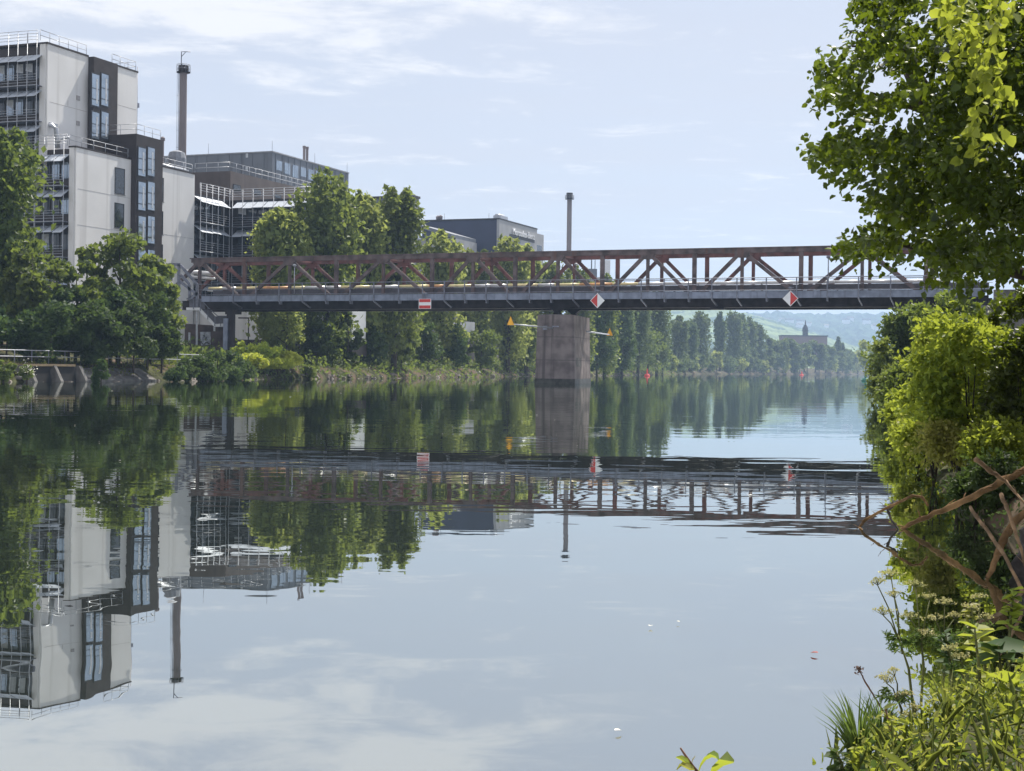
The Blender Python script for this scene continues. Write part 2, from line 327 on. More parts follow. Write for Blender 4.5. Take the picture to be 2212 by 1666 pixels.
def hill_mesh(name, ridge, depth, front, back, m, rough_h, seed, label=None):
    """ridge: (picture x, picture y) of the skyline at that depth; the slope comes down to the valley at front"""
    rng = np.random.RandomState(seed)
    xs = np.linspace(ridge[0][0], ridge[-1][0], 220); rys = np.interp(xs, [r[0] for r in ridge], [r[1] for r in ridge])
    rows = 26; V, Q = [], []
    base = [P(x, y, depth) for x, y in zip(xs, rys)]
    for j in range(rows):
        s = j / (rows - 1)
        for i, p in enumerate(base):
            if s <= 0.8:
                q = s / 0.8; yy = front + (depth - front) * q; zz = p.z * (q ** 1.15)
            else:
                q = (s - 0.8) / 0.2; yy = depth + (back - depth) * q; zz = p.z * (1 - q * 0.9)
            V.append((p.x * (0.6 + 0.4 * yy / depth) if s < 0.8 else p.x, yy, zz + rng.uniform(0, rough_h) * min(1, s * 3)))
    n = len(xs)
    for j in range(rows - 1):
        for i in range(n - 1): Q.append((j * n + i, j * n + i + 1, (j + 1) * n + i + 1, (j + 1) * n + i))
    return tag(np_mesh(name, V, Q, m), kind='structure')
hf = mat('hill_forest', (0.035, 0.06, 0.03), 0.95, 0, 0.1, 0.5, 0.02)
hv = mat('hill_vineyard', (0.16, 0.21, 0.08), 0.95, 0, 0.1, 0.25, 0.012)
t_ = hv.node_tree; b_ = t_.nodes['Principled BSDF']; g_ = N(t_, 'ShaderNodeTexCoord'); n_ = N(t_, 'ShaderNodeTexNoise'); n_.inputs['Scale'].default_value = 0.006; n_.inputs['Detail'].default_value = 3
t_.links.new(g_.outputs['Object'], n_.inputs['Vector']); mx_ = N(t_, 'ShaderNodeMix', data_type='RGBA'); mx_.inputs[7].default_value = (0.04, 0.07, 0.03, 1)
t_.links.new(b_.inputs['Base Color'].links[0].from_socket, mx_.inputs[6]); t_.links.new(sstep(t_, n_.outputs[0], 0.50, 0.54), mx_.inputs[0]); t_.links.new(mx_.outputs[2], b_.inputs['Base Color'])
hill_mesh('hill_ridge', [(700, 700), (1200, 690), (1500, 684), (1590, 681), (1650, 678), (1720, 681), (1800, 682), (1860, 679), (1960, 682), (2300, 690)], 4800, 2600, 6400, hf, 14.0, 2)
hill_mesh('hill_slope', [(900, 690), (1300, 684), (1440, 672), (1540, 668), (1600, 676), (1700, 703), (1800, 735), (1860, 762), (1920, 788)], 3300, 2000, 4000, hv, 4.0, 3)

# air between here and the hills
hz = MB().box(-4200, 5200, -250, 6900, -3, 260).build('haze', mat('unused', (1, 1, 1)))
hm = bpy.data.materials.new('river_haze'); hm.use_nodes = True; t_ = hm.node_tree; t_.nodes.clear()
pv_ = N(t_, 'ShaderNodeVolumePrincipled'); pv_.inputs['Color'].default_value = (0.50, 0.69, 1.0, 1); pv_.inputs['Density'].default_value = 0.00019; pv_.inputs['Anisotropy'].default_value = 0.2
ho = N(t_, 'ShaderNodeOutputMaterial'); t_.links.new(pv_.outputs[0], ho.inputs['Volume'])
hz.data.materials.clear(); hz.data.materials.append(hm); tag(hz, kind='stuff')

# ------------------------------------------------------------------ foliage tools
def rand_dirs(rng, n, zbias=0.0):
    d = rng.normal(size=(n, 3)); d[:, 2] += zbias; return d / np.linalg.norm(d, axis=1, keepdims=True)
def leaves(C, size_, rng, D=None, Nn=None, aspect=0.6, near=False, fold=0.25, up=0.6):
    """leaf blades at C: a pointed blade of two folded halves (near) or one bent four-cornered leaf clump (far)"""
    n = len(C); C = np.asarray(C); S = (size_ * rng.uniform(0.5, 1.45, n))[:, None]
    if D is None: D = rand_dirs(rng, n)
    if Nn is None: Nn = rand_dirs(rng, n, up)
    Wd = np.cross(D, Nn); Wd /= np.maximum(1e-6, np.linalg.norm(Wd, axis=1, keepdims=True)); Nn = np.cross(Wd, D)
    a = S * aspect; fold = fold * min(1.0, aspect * 1.6)
    if near:
        v0 = C - D * S * .5; v3 = C + D * S * .5 - Nn * S * .12
        l1 = C - D * S * .22 + Wd * a * .5 + Nn * S * fold * .5; l2 = C + D * S * .2 + Wd * a * .36 + Nn * S * fold * .3
        r1 = C - D * S * .22 - Wd * a * .5 + Nn * S * fold * .5; r2 = C + D * S * .2 - Wd * a * .36 + Nn * S * fold * .3
        V = np.stack([v0, l1, l2, v3, r2, r1], 1).reshape(-1, 3); i = np.arange(n)[:, None] * 6
        Q = np.concatenate([i + np.array([[0, 1, 2, 3]]), i + np.array([[0, 3, 4, 5]])], 1).reshape(-1, 4)
    else:
        j = lambda: rng.uniform(.7, 1.3, (n, 1))
        V = np.stack([C - D * S * .5 * j(), C + Wd * a * .5 * j() + Nn * S * fold * .4, C + D * S * .5 * j(), C - Wd * a * .5 * j() + Nn * S * fold * .4], 1).reshape(-1, 3)
        Q = np.arange(n * 4).reshape(-1, 4)
    return V, Q
def poplar_points(rng, h, r, n, hb=0.08, plumes=None, spike=1.0):
    """upright plumes that leave the trunk low and climb close to it, ending in a ragged domed top"""
    k = plumes or int(44 + r * 10); out = []
    per = n // k
    def env(t): return r * (min(1, 0.55 + t / 0.28 * 0.45)) * (1 - min(.999, max(0.0, (t - 0.58) / 0.47)) ** 2.8) ** 0.5 if t < 1.04 else 0.05 * r
    for i in range(k):
        a = rng.uniform(0, 2 * np.pi); q = rng.uniform(0.15, 1.0) ** 0.7
        zt_ = h * (0.22 + 0.78 * rng.uniform() ** 0.75); zt_ = min(zt_, h * (1.0 - 0.13 * q * q) * rng.uniform(.95, 1.0))
        if i < 9: q *= .5; zt_ = h * rng.uniform(.95, 1.0)
        z0 = max(h * hb, zt_ - h * rng.uniform(0.20, 0.34)); e = env(zt_ / h) if zt_ < .97 * h else .3 * r
        rad = min(max(env((z0 + zt_) / 2 / h), e) * q, r * .86)
        s = rng.uniform(0, 1, per) ** 0.9; g = np.minimum(1, .35 + s * 1.5)
        wdt = r * 0.36 * (1 - s ** 3) * spike + 0.14
        d = rng.normal(size=(per, 3)) * 0.6
        out.append(np.stack([np.cos(a) * rad * g + d[:, 0] * wdt, np.sin(a) * rad * g + d[:, 1] * wdt, z0 + (zt_ - z0) * s + d[:, 2] * wdt * 0.6], 1))
    return np.concatenate(out)
def broad_points(rng, h, r, n, zb=0.15, blobs=26, flat=0.8, squash=1.0):
    """lumps of foliage spread over a rounded crown"""
    out = []; per = n // blobs; zc_ = h * (zb + (1 - zb) * 0.52); rz_ = h * (1 - zb) * 0.5
    for i in range(blobs):
        d = rng.normal(size=3); d /= np.linalg.norm(d); rr = rng.uniform(0.45, 0.86)
        c = np.array([d[0] * r * rr, d[1] * r * rr * squash, zc_ + d[2] * rz_ * rr]); br = r * rng.uniform(0.24, 0.42)
        q = rng.normal(size=(per, 3)); q /= np.linalg.norm(q, axis=1, keepdims=True); q *= (rng.uniform(0, 1, per) ** 0.4)[:, None] * br
        q[:, 2] *= flat; p = c + q; p[:, 2] = np.maximum(p[:, 2], 0.1); out.append(p)
    return np.concatenate(out)
def make_tree(kind, loc, h, r, n, leaf, m, seed, name, label, group=None, limbs=True, cat='tree', **kw):
    rng = np.random.RandomState(seed)
    root = empty(name, loc, 0, label, cat, group)
    if cat == 'shrub': kw['zb'] = 0.0
    elif kind == 'broad' and name == 'broad_tree': kw['zb'] = 0.04
    pts = poplar_points(rng, h, r, n, **kw) if kind == 'poplar' else broad_points(rng, h, r, n, **kw)
    D = None
    if kind == 'poplar':
        D = rand_dirs(rng, len(pts), 0.9)
    V, Q = leaves(pts, leaf, rng, D=D, aspect=0.75)
    np_mesh('crown', V, Q, m, root)
    tb = MB(); tr = max(0.06, h * 0.014)
    tb.tube([(0, 0, -0.6), (0.02 * h * .2, 0, h * .2), (0.01 * h, 0.01 * h, h * .5), (0, 0, h * .86)], [tr * 1.35, tr, tr * .7, tr * .15], 8)
    if limbs:
        for i in range(9):
            a = rng.uniform(0, 6.28); z0 = h * rng.uniform(.18, .6); e = r * rng.uniform(.5, .8); up_ = h * (rng.uniform(.2, .3) if kind == 'poplar' else rng.uniform(.06, .18))
            tb.tube([(0, 0, z0), (np.cos(a) * e * .5, np.sin(a) * e * .5, z0 + up_ * .45), (np.cos(a) * e, np.sin(a) * e, z0 + up_)], [tr * .5, tr * .3, tr * .08], 5)
    tb.build('trunk', M['bark'], root)
    return root
def tree_at(kind, x, ytop, wpx, d, n, leaf, m, seed, name, label, group=None, zb=None, **kw):
    """a tree whose tip stands at picture (x, ytop) at depth d"""
    p = P(x, ytop, d); g = ground(p.x, d) if zb is None else zb
    return make_tree(kind, (p.x, d, g - .1), p.z - g + .1, size(wpx, d) / 2, n, leaf, m, seed, name, label, group, **kw)

# ------------------------------------------------------------------ the bridge: local u along it (right), v away from the camera, z up
BTH = R(21.6); BC, BS = math.cos(BTH), math.sin(BTH); B0 = (0.0, 133.8)
def bu(x, v=0.0, y=600):
    """u where the sight line through picture x meets the plane v"""
    dx, _ = ray(x, y)
    # (dx*Y, Y) = B0 + u(BC,-BS) + v(BS,BC)
    # dx*(B0y - u*BS + v*BC) = u*BC + v*BS
    return (dx * (B0[1] + v * BC) - v * BS) / (BC + dx * BS)
def bz(x, y, v=0.0):
    u = bu(x, v, y); Y = B0[1] - u * BS + v * BC; _, dz = ray(x, y); return EYE + dz * Y
def bw(u, v, z): return Vector((B0[0] + u * BC + v * BS, B0[1] - u * BS + v * BC, z))
o2d = 1 / 1.8445
bridge = empty('footbridge', (B0[0], B0[1], 0), -BTH, 'long rusty steel truss footbridge with grey walkway spanning the river', 'bridge')
VB = [640, 974.6, 1340, 1721.5, 2053, 2400, 2766.6, 3191.7, 3690, 4190]     # posts that meet two diagonals at their feet
VT = [796, 1154.6, 1527.5, 1884.6, 2223, 2581, 2956.5, 3435, 3940]          # posts under the peaks
UB = [bu(x * o2d) for x in VB]; UT = [bu(x * o2d) for x in VT]
ZB0, ZB1, ZT = 6.75, 7.66, 11.93
U0, U1 = bu(415), UT[-1]; TW = 4.5
for v, m in ((0.0, M['steel_near']), (TW, M['steel_red'])):
    MB().box(U0 - .15, U1, v - .26, v + .26, ZT - .10, ZT).box(U0, U1, v - .20, v - .12, ZT - .46, ZT - .10).box(U0, U1, v + .12, v + .20, ZT - .46, ZT - .10).build('top_chord', m, bridge)
    MB().box(U0 - 1, U1, v - .16, v + .16, ZB0 + .06, ZB1 - .06).box(U0 - 1, U1, v - .3, v + .3, ZB0, ZB0 + .06).box(U0 - 1, U1, v - .3, v + .3, ZB1 - .06, ZB1).build('bottom_chord', M['girder'], bridge)
    zb_, zt_ = ZB1, ZT - .46
    for i, u in enumerate(UB[1:-1]):
        MB().ibeam((u, v, zb_), (u, v, zt_), .34, .30, (0, 1, 0)).prism([(u - .18, v - .1, zt_), (u + .18, v - .1, zt_), (u + .18, v - .1, zt_ - .5), (u - .18, v - .1, zt_ - .5)], (0, .2, 0)).build('post', m, bridge)
    for i, u in enumerate(UT[:-1]):
        MB().ibeam((u, v, zb_), (u, v, zt_), .26, .26, (0, 1, 0)).build('post', m, bridge)
        g = .62
        MB().prism([(u - g, v - .215, zt_ + .3), (u + g, v - .215, zt_ + .3), (u + g, v - .215, zt_ - .15), (u + g * .45, v - .215, zt_ - .42), (u - g * .45, v - .215, zt_ - .42), (u - g, v - .215, zt_ - .15)], (0, .43, 0)).build('gusset_plate', m, bridge)
        for ub in (UB[i], UB[i + 1]):
            p = Vector((u + (.25 if ub > u else -.25), v, zt_ - .05)); q = Vector((ub - (.2 if ub > u else -.2), v, zb_ + .05))
            MB().ibeam(p, q, .30, .30, (0, 1, 0)).build('diagonal', m, bridge)
for u in UB[1:-1] + UT[:-1]: MB().box(u - .1, u + .1, .2, TW - .2, ZB0 + .2, ZB1 - .2).build('cross_beam', M['girder'], bridge)
for u in UT[:-1]: MB().box(u - .08, u + .08, .2, TW - .2, ZT - .4, ZT - .2).build('top_cross_beam', M['steel_red'], bridge)
# cantilevered walkway on the near side
FV = -1.70; UF0, UF1 = bu(435, FV), bu(2120, FV)
MB().box(UF0, UF1, FV, -.32, 7.90, 7.98).build('walkway', M['girder'], bridge)
npan = 0
post_u = []
pxs = [974.6 - 88 * 1.0, 930, 1021, 1113, 1205.5, 1298, 1395.5, 1490.5, 1589, 1685, 1771, 1852, 1937.5, 2021.5, 2110, 2195, 2284, 2373, 2464, 2555.5, 2647, 2743, 2837, 2937, 3054, 3174.5, 3296.5, 3421.5, 3549, 3680, 3810]
post_u = sorted(bu(x * o2d, FV - .04) for x in pxs[1:])
edges_u = [UF0] + post_u + [UF1]
for a, b in zip(edges_u[:-1], edges_u[1:]):
    MB().box(a + .05, b - .05, FV - .03, FV + .03, 7.51, 8.02).box(a + .05, b - .05, FV - .06, FV + .03, 8.02, 8.06).box(a + .05, b - .05, FV - .06, FV + .03, 7.48, 7.51).build('fascia_panel', M['fascia'], bridge)
for i, u in enumerate(post_u):
    m_ = MB().box(u - .045, u + .045, FV - .11, FV - .03, 7.40, 9.2)
    if i % 3 == 0 or i > 21 and i % 2 == 0:
        m_.beam((u, FV - .05, 7.42), (u + .1, -.3, 6.9), .1, .12)
    else: m_.box(u - .05, u + .05, FV, FV + .5, 7.2, 7.5)
    m_.build('railing_post', M['rail'], bridge)
for z, r_ in ((9.2, .042), (8.66, .028), (8.15, .03)):
    MB().tube([(UF0 - .4, FV - .07, z), (UF1, FV - .07, z)], r_, 6).build('handrail', M['rail'], bridge)
MB().tube([(bu(800), TW + .5, 9.5), (U1, TW + .5, 9.5)], .03, 5).tube([(bu(800), TW + .5, 9.0), (U1, TW + .5, 9.0)], .025, 5).build('far_handrail', M['rail'], bridge)
MB().box(UF0, U1, .32, TW - .3, 8.1, 8.2).build('deck', M['girder'], bridge)
MB().box(bu(1538), bu(1567), -.5, .5, ZB0 - .17, ZB0).build('hinge_block', M['girder'], bridge)
# side plate that hides the deck edge behind the railing
MB().box(UF0, U1, .36, .40, 8.22, 8.72).build('deck_side_plate', mat('dark_grey_plate', (0.07, 0.065, 0.08), .6), bridge)
for v in (0.0, TW):
    u = UT[4]
    MB().prism([(u - .62, v - .25, ZB0), (u + .62, v - .25, ZB0), (u + .2, v - .25, ZB0 - .32), (u + .5, v - .25, ZB0 - .66), (u - .5, v - .25, ZB0 - .66), (u - .2, v - .25, ZB0 - .32)], (0, .5, 0)).build('bearing', M['girder'], bridge)

# pipelines lying on the deck
def pipeline(v, z, r, cols, label, x0, x1, seed):
    root = empty('pipeline', bw(bu(x0), v, z - r), -BTH, label, 'pipe', 'pipelines along the bridge deck')
    u = 0.0; L = bu(x1) - bu(x0); rnd = random.Random(seed); i = 0
    while u < L:
        s = min(L - u, rnd.choice((1.6, 2.4, 3.1)))
        c = cols[i % len(cols)] if u < L * .62 else 'pipe'  # painted sun streak covers only the left stretch
        o = MB().tube([(u, 0, r), (u + s - .03, 0, r + rnd.uniform(-.006, .006))], r, 14).build('cladding_section', M[c], root)
        u += s; i += 1
        if i % 3 == 0: MB().box(u - .06, u + .04, -.12, .12, -max(0.05, z - r - 8.2), .08).build('pipe_support', M['girder'], root)
    return root
pipeline(.95, 8.95, .13, ['streak_yellow', 'pipe', 'streak_yellow', 'streak_orange', 'streak_yellow', 'pipe', 'pipe'], 'upper pipe with its sun streak painted yellow and orange lying on the footbridge deck', 440, 2050, 3)
pipeline(.75, 8.68, .07, ['pipe'], 'thinner bare pipe below the one with the painted sun streak on the footbridge', 440, 2050, 5)

# lamps on the bridge
lamp_labels = ['bridge lamp post standing in front of the poplars', 'bridge lamp post above the concrete pier', 'bridge lamp post against the open sky near the right bank']
for i, (x, yt) in enumerate(((636, 574), (1244, 572), (1789, 556))):
    v = -.55 if i != 1 else 3.2; u = bu(x, v); zt = bz(x, yt, v)
    r0 = empty('lamp_post', bw(u, v, 8.22), -BTH, lamp_labels[i], 'lamp post', 'lamp posts on the bridge')
    MB().tube([(0, 0, 0), (0, 0, zt - 8.22 - .1)], [.06, .04], 8).build('pole', M['galv'] if i == 0 else M['rail'], r0)
    MB().lathe(0, 0, [(.05, zt - 8.35), (.14, zt - 8.28), (.19, zt - 8.2), (.13, zt - 8.1), (.04, zt - 8.06)], 12).build('lamp_head', M['galv'] if i < 2 else M['rail'], r0)

# navigation signs hung on the railing
def board(parent, name, poly, th, m):
    return MB().prism([(p[0], -th / 2, p[1]) for p in poly], (0, th, 0)).build(name, m, parent)
def hung_sign(x, y, label, kind):
    v = FV - .24; u = bu(x, v, y); z = bz(x, y, v); r0 = empty('navigation_sign', bw(u, v, z), -BTH, label, 'sign', 'navigation signs on the bridge')
    if kind == 'bar':
        w_, h_ = .62, .46
        board(r0, 'panel', [(-w_, -h_), (w_, -h_), (w_, h_), (-w_, h_)], .05, M['sign_white'])
        for s in (-1, 1):
            o = board(r0, 'red_stripe', [(-w_ + .05, s * .41 - .02 if s < 0 else .15), (w_ - .05, s * .41 - .02 if s < 0 else .15), (w_ - .05, -.15 if s < 0 else .43), (-w_ + .05, -.15 if s < 0 else .43)], .07, M['sign_red'])
        MB().tube([(.05, .06, .1), (.05, .06, 1.05)], .03, 6).tube([(-.18, .06, .1), (-.18, .06, 1.05)], .03, 6).box(-.3, .2, .04, .12, .9, 1.0).build('bracket', M['rail'], r0)
    else:
        h_ = .66; s = -1 if kind == 'red_left' else 1
        board(r0, 'panel', [(0, -h_), (h_, 0), (0, h_), (-h_, 0)], .05, M['sign_white'])
        board(r0, 'red_half', [(0, -h_ + .07), (s * (h_ - .07), 0), (0, h_ - .07)], .07, M['sign_red'])
        MB().tube([(0, .06, .2), (0, .06, 1.0)], .03, 6).tube([(-.12, .06, .6), (-.12, .06, 1.0)], .025, 6).box(-.25, .25, .04, .12, .86, .93).build('bracket', M['rail'], r0)
hung_sign(918, 656.5, 'rectangular red white red navigation sign hung on the footbridge', 'bar')
hung_sign(1290.5, 649.5, 'diamond sign with red left half beside the concrete pier', 'red_left')
hung_sign(1707.5, 645, 'diamond sign with red right half near the right bank', 'red_right')

# pier in the river, turned with the current
pang = R(13.3); pl = Vector((2.17, 130.2, 0))
pier = empty('bridge_pier', pl, -pang, 'stained concrete pier rising from the river under the footbridge', 'pier')
pm = MB(); W_, L_, Hh = 3.32, 8.0, 6.09; t = .16; c = .18
def oct_(x0, x1, y0, y1, z): return [(x0 + c, y0, z), (x1 - c, y0, z), (x1, y0 + c, z), (x1, y1 - c, z), (x1 - c, y1, z), (x0 + c, y1, z), (x0, y1 - c, z), (x0, y0 + c, z)]
a = oct_(-t, W_ + t, -t, L_ + t, -1.25); b = oct_(0, W_, 0, L_, Hh)
pm.add(a + b, [tuple(range(7, -1, -1)), tuple(range(8, 16))] + [(i, (i + 1) % 8, 8 + (i + 1) % 8, 8 + i) for i in range(8)])
pm.build('shaft', M['concrete_pier'], pier)
wb = oct_(-t - .01, W_ + t + .01, -t - .01, L_ + t + .01, -.4); wt = oct_(-t * .93 - .015, W_ + t * .93 + .015, -t * .93 - .015, L_ + t * .93 + .015, .42)
MB().add(wb + wt, [tuple(range(7, -1, -1)), tuple(range(8, 16))] + [(i, (i + 1) % 8, 8 + (i + 1) % 8, 8 + i) for i in range(8)]).build('wet_band', mat('dark_algae_band', (.035, .034, .03), .5, 0, .4, .4, 2.5), pier)
for zj in (2.05, 4.1):
    e = t * (Hh - zj) / (Hh + 1.25); MB().add(oct_(-e - .012, W_ + e + .012, -e - .012, L_ + e + .012, zj) + oct_(-e - .012, W_ + e + .012, -e - .012, L_ + e + .012, zj + .05), [(i, (i + 1) % 8, 8 + (i + 1) % 8, 8 + i) for i in range(8)]).build('pour_joint', mat('joint_dark', (.07, .06, .06), .9), pier)
MB().box(.5, W_ - .3, .3, L_ - .3, Hh, Hh + .05).build('bearing_shelf', M['concrete'], pier)
MB().box(W_ - .02, W_ + .10, .9, 3.2, .8, 2.3).build('repair_patch', M['concrete'], pier)
MB().box(.55, .95, -.06, .02, 4.75, 5.1).box(1.4, 2.0, -.06, .02, 5.0, 5.1).build('wall_bracket', M['rail'], pier)
def marker_arm(p, q, label):
    root = empty('radar_marker', p, 0, label, 'marker', 'yellow markers on arms of the pier'); d = Vector(q) - Vector(p)
    MB().tube([(0, 0, 0), d], [.075, .05], 8).build('arm', M['galv'], root)
    s = .30
    MB().add([d + Vector((-s, -s * .6, -.1)), d + Vector((s, -s * .6, -.1)), d + Vector((0, s, -.1)), d + Vector((0, 0, .66))], [(0, 1, 2), (0, 3, 1), (1, 3, 2), (2, 3, 0)]).build('reflector', M['yellow'], root)
marker_arm(P(1195, 709, 130.0), P(1103, 700, 124), 'yellow pyramid marker on the long arm left of the pier')
marker_arm(P(1268, 716.5, 133.5), P(1317, 723, 143), 'yellow pyramid marker on the short arm right of the pier')

# ------------------------------------------------------------------ left end: stair, frames, support
D0 = 146.0
def q4(x, y, d=D0): return P((640 + x / 3.966) * o2d, (1000 + y / 3.966) * o2d, d)
stair = empty('stair_tower', (q4(820, 1190).x, D0, 3.0), 0, 'grey steel stair and gantry at the left end of the footbridge', 'stair')
inv = Matrix.Translation(-stair.location)
def loc_(p): return inv @ p
def sbeam(mb, a, b, d=D0, w_=.18, back=0.0):
    mb.beam(loc_(q4(*a, d)), loc_(q4(*b, d)), w_, w_, (0, 1, 0))
DZ = Vector((0, 2.2, 0))
for d in (D0 - .3, D0 + 2.6):
    g = MB()
    for a, b in (((290, 215), (285, 620)), ((160, 225), (165, 480)), ((130, 215), (310, 215)), ((310, 225), (575, 530)), ((318, 380), (450, 520)), ((575, 520), (580, 890)), ((455, 530), (460, 740)), ((590, 670), (430, 770)), ((300, 480), (575, 690)), ((200, 250), (260, 330))):
        sbeam(g, a, b, d, .27)
    g.build('gantry_frame', M['rail'], stair)
g = MB()
for a in ((290, 215), (160, 225), (575, 525), (450, 525)): g.beam(loc_(q4(*a, D0 - .3)), loc_(q4(*a, D0 + 2.6)), .16, .16)
g.build('gantry_tie', M['rail'], stair)
def plate(name, pts, d, th, m): return MB().prism([loc_(q4(*p, d)) for p in pts], (0, th, 0)).build(name, m, stair)
plate('stringer', [(405, 895), (620, 895), (858, 1155), (1052, 1155), (1052, 1200), (845, 1200), (600, 940), (405, 935)], D0 - .4, .08, M['sign_white'])
plate('stair_side_panel', [(450, 765), (635, 765), (750, 900), (860, 1035), (1058, 1035), (1058, 1150), (860, 1150), (622, 890), (450, 890)], D0 - .25, .05, mat('grey_mesh_panel', (.13, .13, .16), .6))
g = MB()
for a, b in (((405, 760), (635, 762)), ((635, 762), (750, 895)), ((750, 895), (900, 1030)), ((900, 1030), (1058, 1030)), ((632, 762), (625, 950)), ((750, 900), (742, 1085)), ((858, 1040), (855, 1190)), ((1058, 1030), (1055, 1250)), ((517, 762), (517, 920)), ((945, 1150), (945, 1195))):
    sbeam(g, a, b, D0 - .45, .07)
g.build('stair_railing', M['rail'], stair)
sp = MB()
for i in range(16):
    s_ = i / 15; sp.add([], []); a = loc_(q4(620 + 238 * s_, 905 + 255 * s_, D0 - .3)); sp.box(a.x - .14, a.x + .14, a.y, a.y + 1.6, a.z - .05, a.z)
sp.build('tread', M['rail'], stair)
g = MB()
for x, y0, y1 in ((572, 950, 1560), (455, 1290, 1440), (850, 1200, 1270), (1050, 1200, 1500)): sbeam(g, (x, y0), (x, y1), D0 - .2, .17)
g.build('stair_post', M['galv'], stair)
abut = empty('abutment', (q4(750, 1500, 149).x, 149, 3), 0, 'brown concrete abutment with pale graffiti panel below the steel stair', 'abutment')
inv = Matrix.Translation(-abut.location)
def aplate(name, pts, d, th, m): return MB().prism([loc_(q4(*p, d)) for p in pts], (0, th, 0)).build(name, m, abut)
aplate('wall', [(380, 1150), (1040, 1190), (1040, 1640), (380, 1640)], 149, 3.0, mat('brown_concrete', (.10, .075, .07), .9, 0, .2, .3, .8))
aplate('pale_panel', [(620, 1280), (790, 1280), (790, 1480), (640, 1500)], 148.95, .06, mat('faded_panel', (.36, .38, .42), .8, 0, .2, .35, 2.5))
# graffiti marks: dark curls on the pale panel
gm = MB()
for pts in ([(640, 1440), (660, 1470), (690, 1475), (715, 1445), (740, 1450), (760, 1470), (780, 1455)], [(670, 1340), (690, 1325), (700, 1345), (680, 1365)], [(705, 1390), (720, 1370), (735, 1400), (715, 1415), (705, 1395)]):
    gm.tube([loc_(q4(a, b, 148.92)) for a, b in pts], .045, 5)
gm.build('graffiti', M['frame_dark'], abut)
sup = empty('support_frame', (bw(bu(500), 0, 2.6)), -BTH, 'dark steel support frame with pale post under the left end of the footbridge', 'support')
for v in (0,):
    MB().box(-.35, .35, v - .25, v + .25, 0, ZB0 - 2.6).box(-.5, .5, v - .3, v + .3, ZB0 - 3.05, ZB0 - 2.6).build('post', M['girder'], sup)
MB().box(-.62, -.12, -.42, -.28, .2, 3.3).build('pale_cover', M['fascia'], sup)
MB().box(-.2, .2, .2, 1.6, ZB0 - 3.0, ZB0 - 2.65).build('cross_beam', M['girder'], sup)
# thick clad pipes leaving the bridge at the left
for i, (y, r_, lab) in enumerate(((350, .21, 'upper thick silver pipe leaving the left end of the footbridge'), (425, .16, 'lower thick silver pipe leaving the left end of the footbridge'))):
    a = q4(380, y - 25, D0 + 3.5); b = q4(850, y + 15, D0 + 1.5); r0 = empty('clad_pipe', a, 0, lab, 'pipe', 'thick pipes at the left bridge end')
    d = b - a
    MB().tube([(0, 0, 0), d * .5], r_, 14).build('cladding_section', M['pipe'], r0); MB().tube([d * .51, d], r_, 14).build('cladding_section', M['pipe'], r0)
    MB().tube([d * .495, d * .515], r_ + .03, 14).build('clamp_ring', M['galv'], r0)

# ------------------------------------------------------------------ plant buildings on the left bank: local x to the right, y away from the camera
ATH = R(20.8); AC, AS = math.cos(ATH), math.sin(ATH)
class Site:
    """a building's own frame; onx / ony give the point where a sight line meets one of its walls"""
    def __init__(s, x, y, d): p = P(x, y, d); s.o = (p.x, d)
    def dirs(s, px, py): return ray(px, py)
    def onx(s, x0, px, py):
        dx, dz = ray(px, py); ox, oy = s.o            # (X,Y)=o + x0*(AC,-AS) + t*(AS,AC)
        t = (dx * (oy - x0 * AS) - ox - x0 * AC) / (AS - dx * AC); Y = oy - x0 * AS + t * AC; return t, EYE + dz * Y
    def ony(s, y0, px, py):
        dx, dz = ray(px, py); ox, oy = s.o            # (X,Y)=o + t*(AC,-AS) + y0*(AS,AC)
        t = (dx * (oy + y0 * AC) - ox - y0 * AS) / (AC + dx * AS); Y = oy - t * AS + y0 * AC; return t, EYE + dz * Y
    def root(s, name, label, cat, group=None): return empty(name, (s.o[0], s.o[1], 0), -ATH, label, cat, group)
z1 = lambda x, y: (x / 1.66625 / 1.8445, (100 + y / 1.66625) / 1.8445)       # enlargement 1 -> picture
z2 = lambda x, y: ((700 + x / 2.0109) / 1.8445, (500 + y / 2.0109) / 1.8445)
z7 = lambda x, y: ((1600 + x / 2.765) / 1.8445, (700 + y / 2.765) / 1.8445)
def rail_run(mb, pts, h=1.1, step=1.9, r_=.028, rails=2):
    for p, q in zip(pts[:-1], pts[1:]):
        p = Vector(p); q = Vector(q); n = max(1, round((q - p).length / step))
        for k in range(n + 1):
            a = p + (q - p) * (k / n); mb.tube([a, a + Vector((0, 0, h))], r_, 4)
        for j in range(rails): mb.tube([p + Vector((0, 0, h * (j + 1) / rails)), q + Vector((0, 0, h * (j + 1) / rails))], r_, 4)
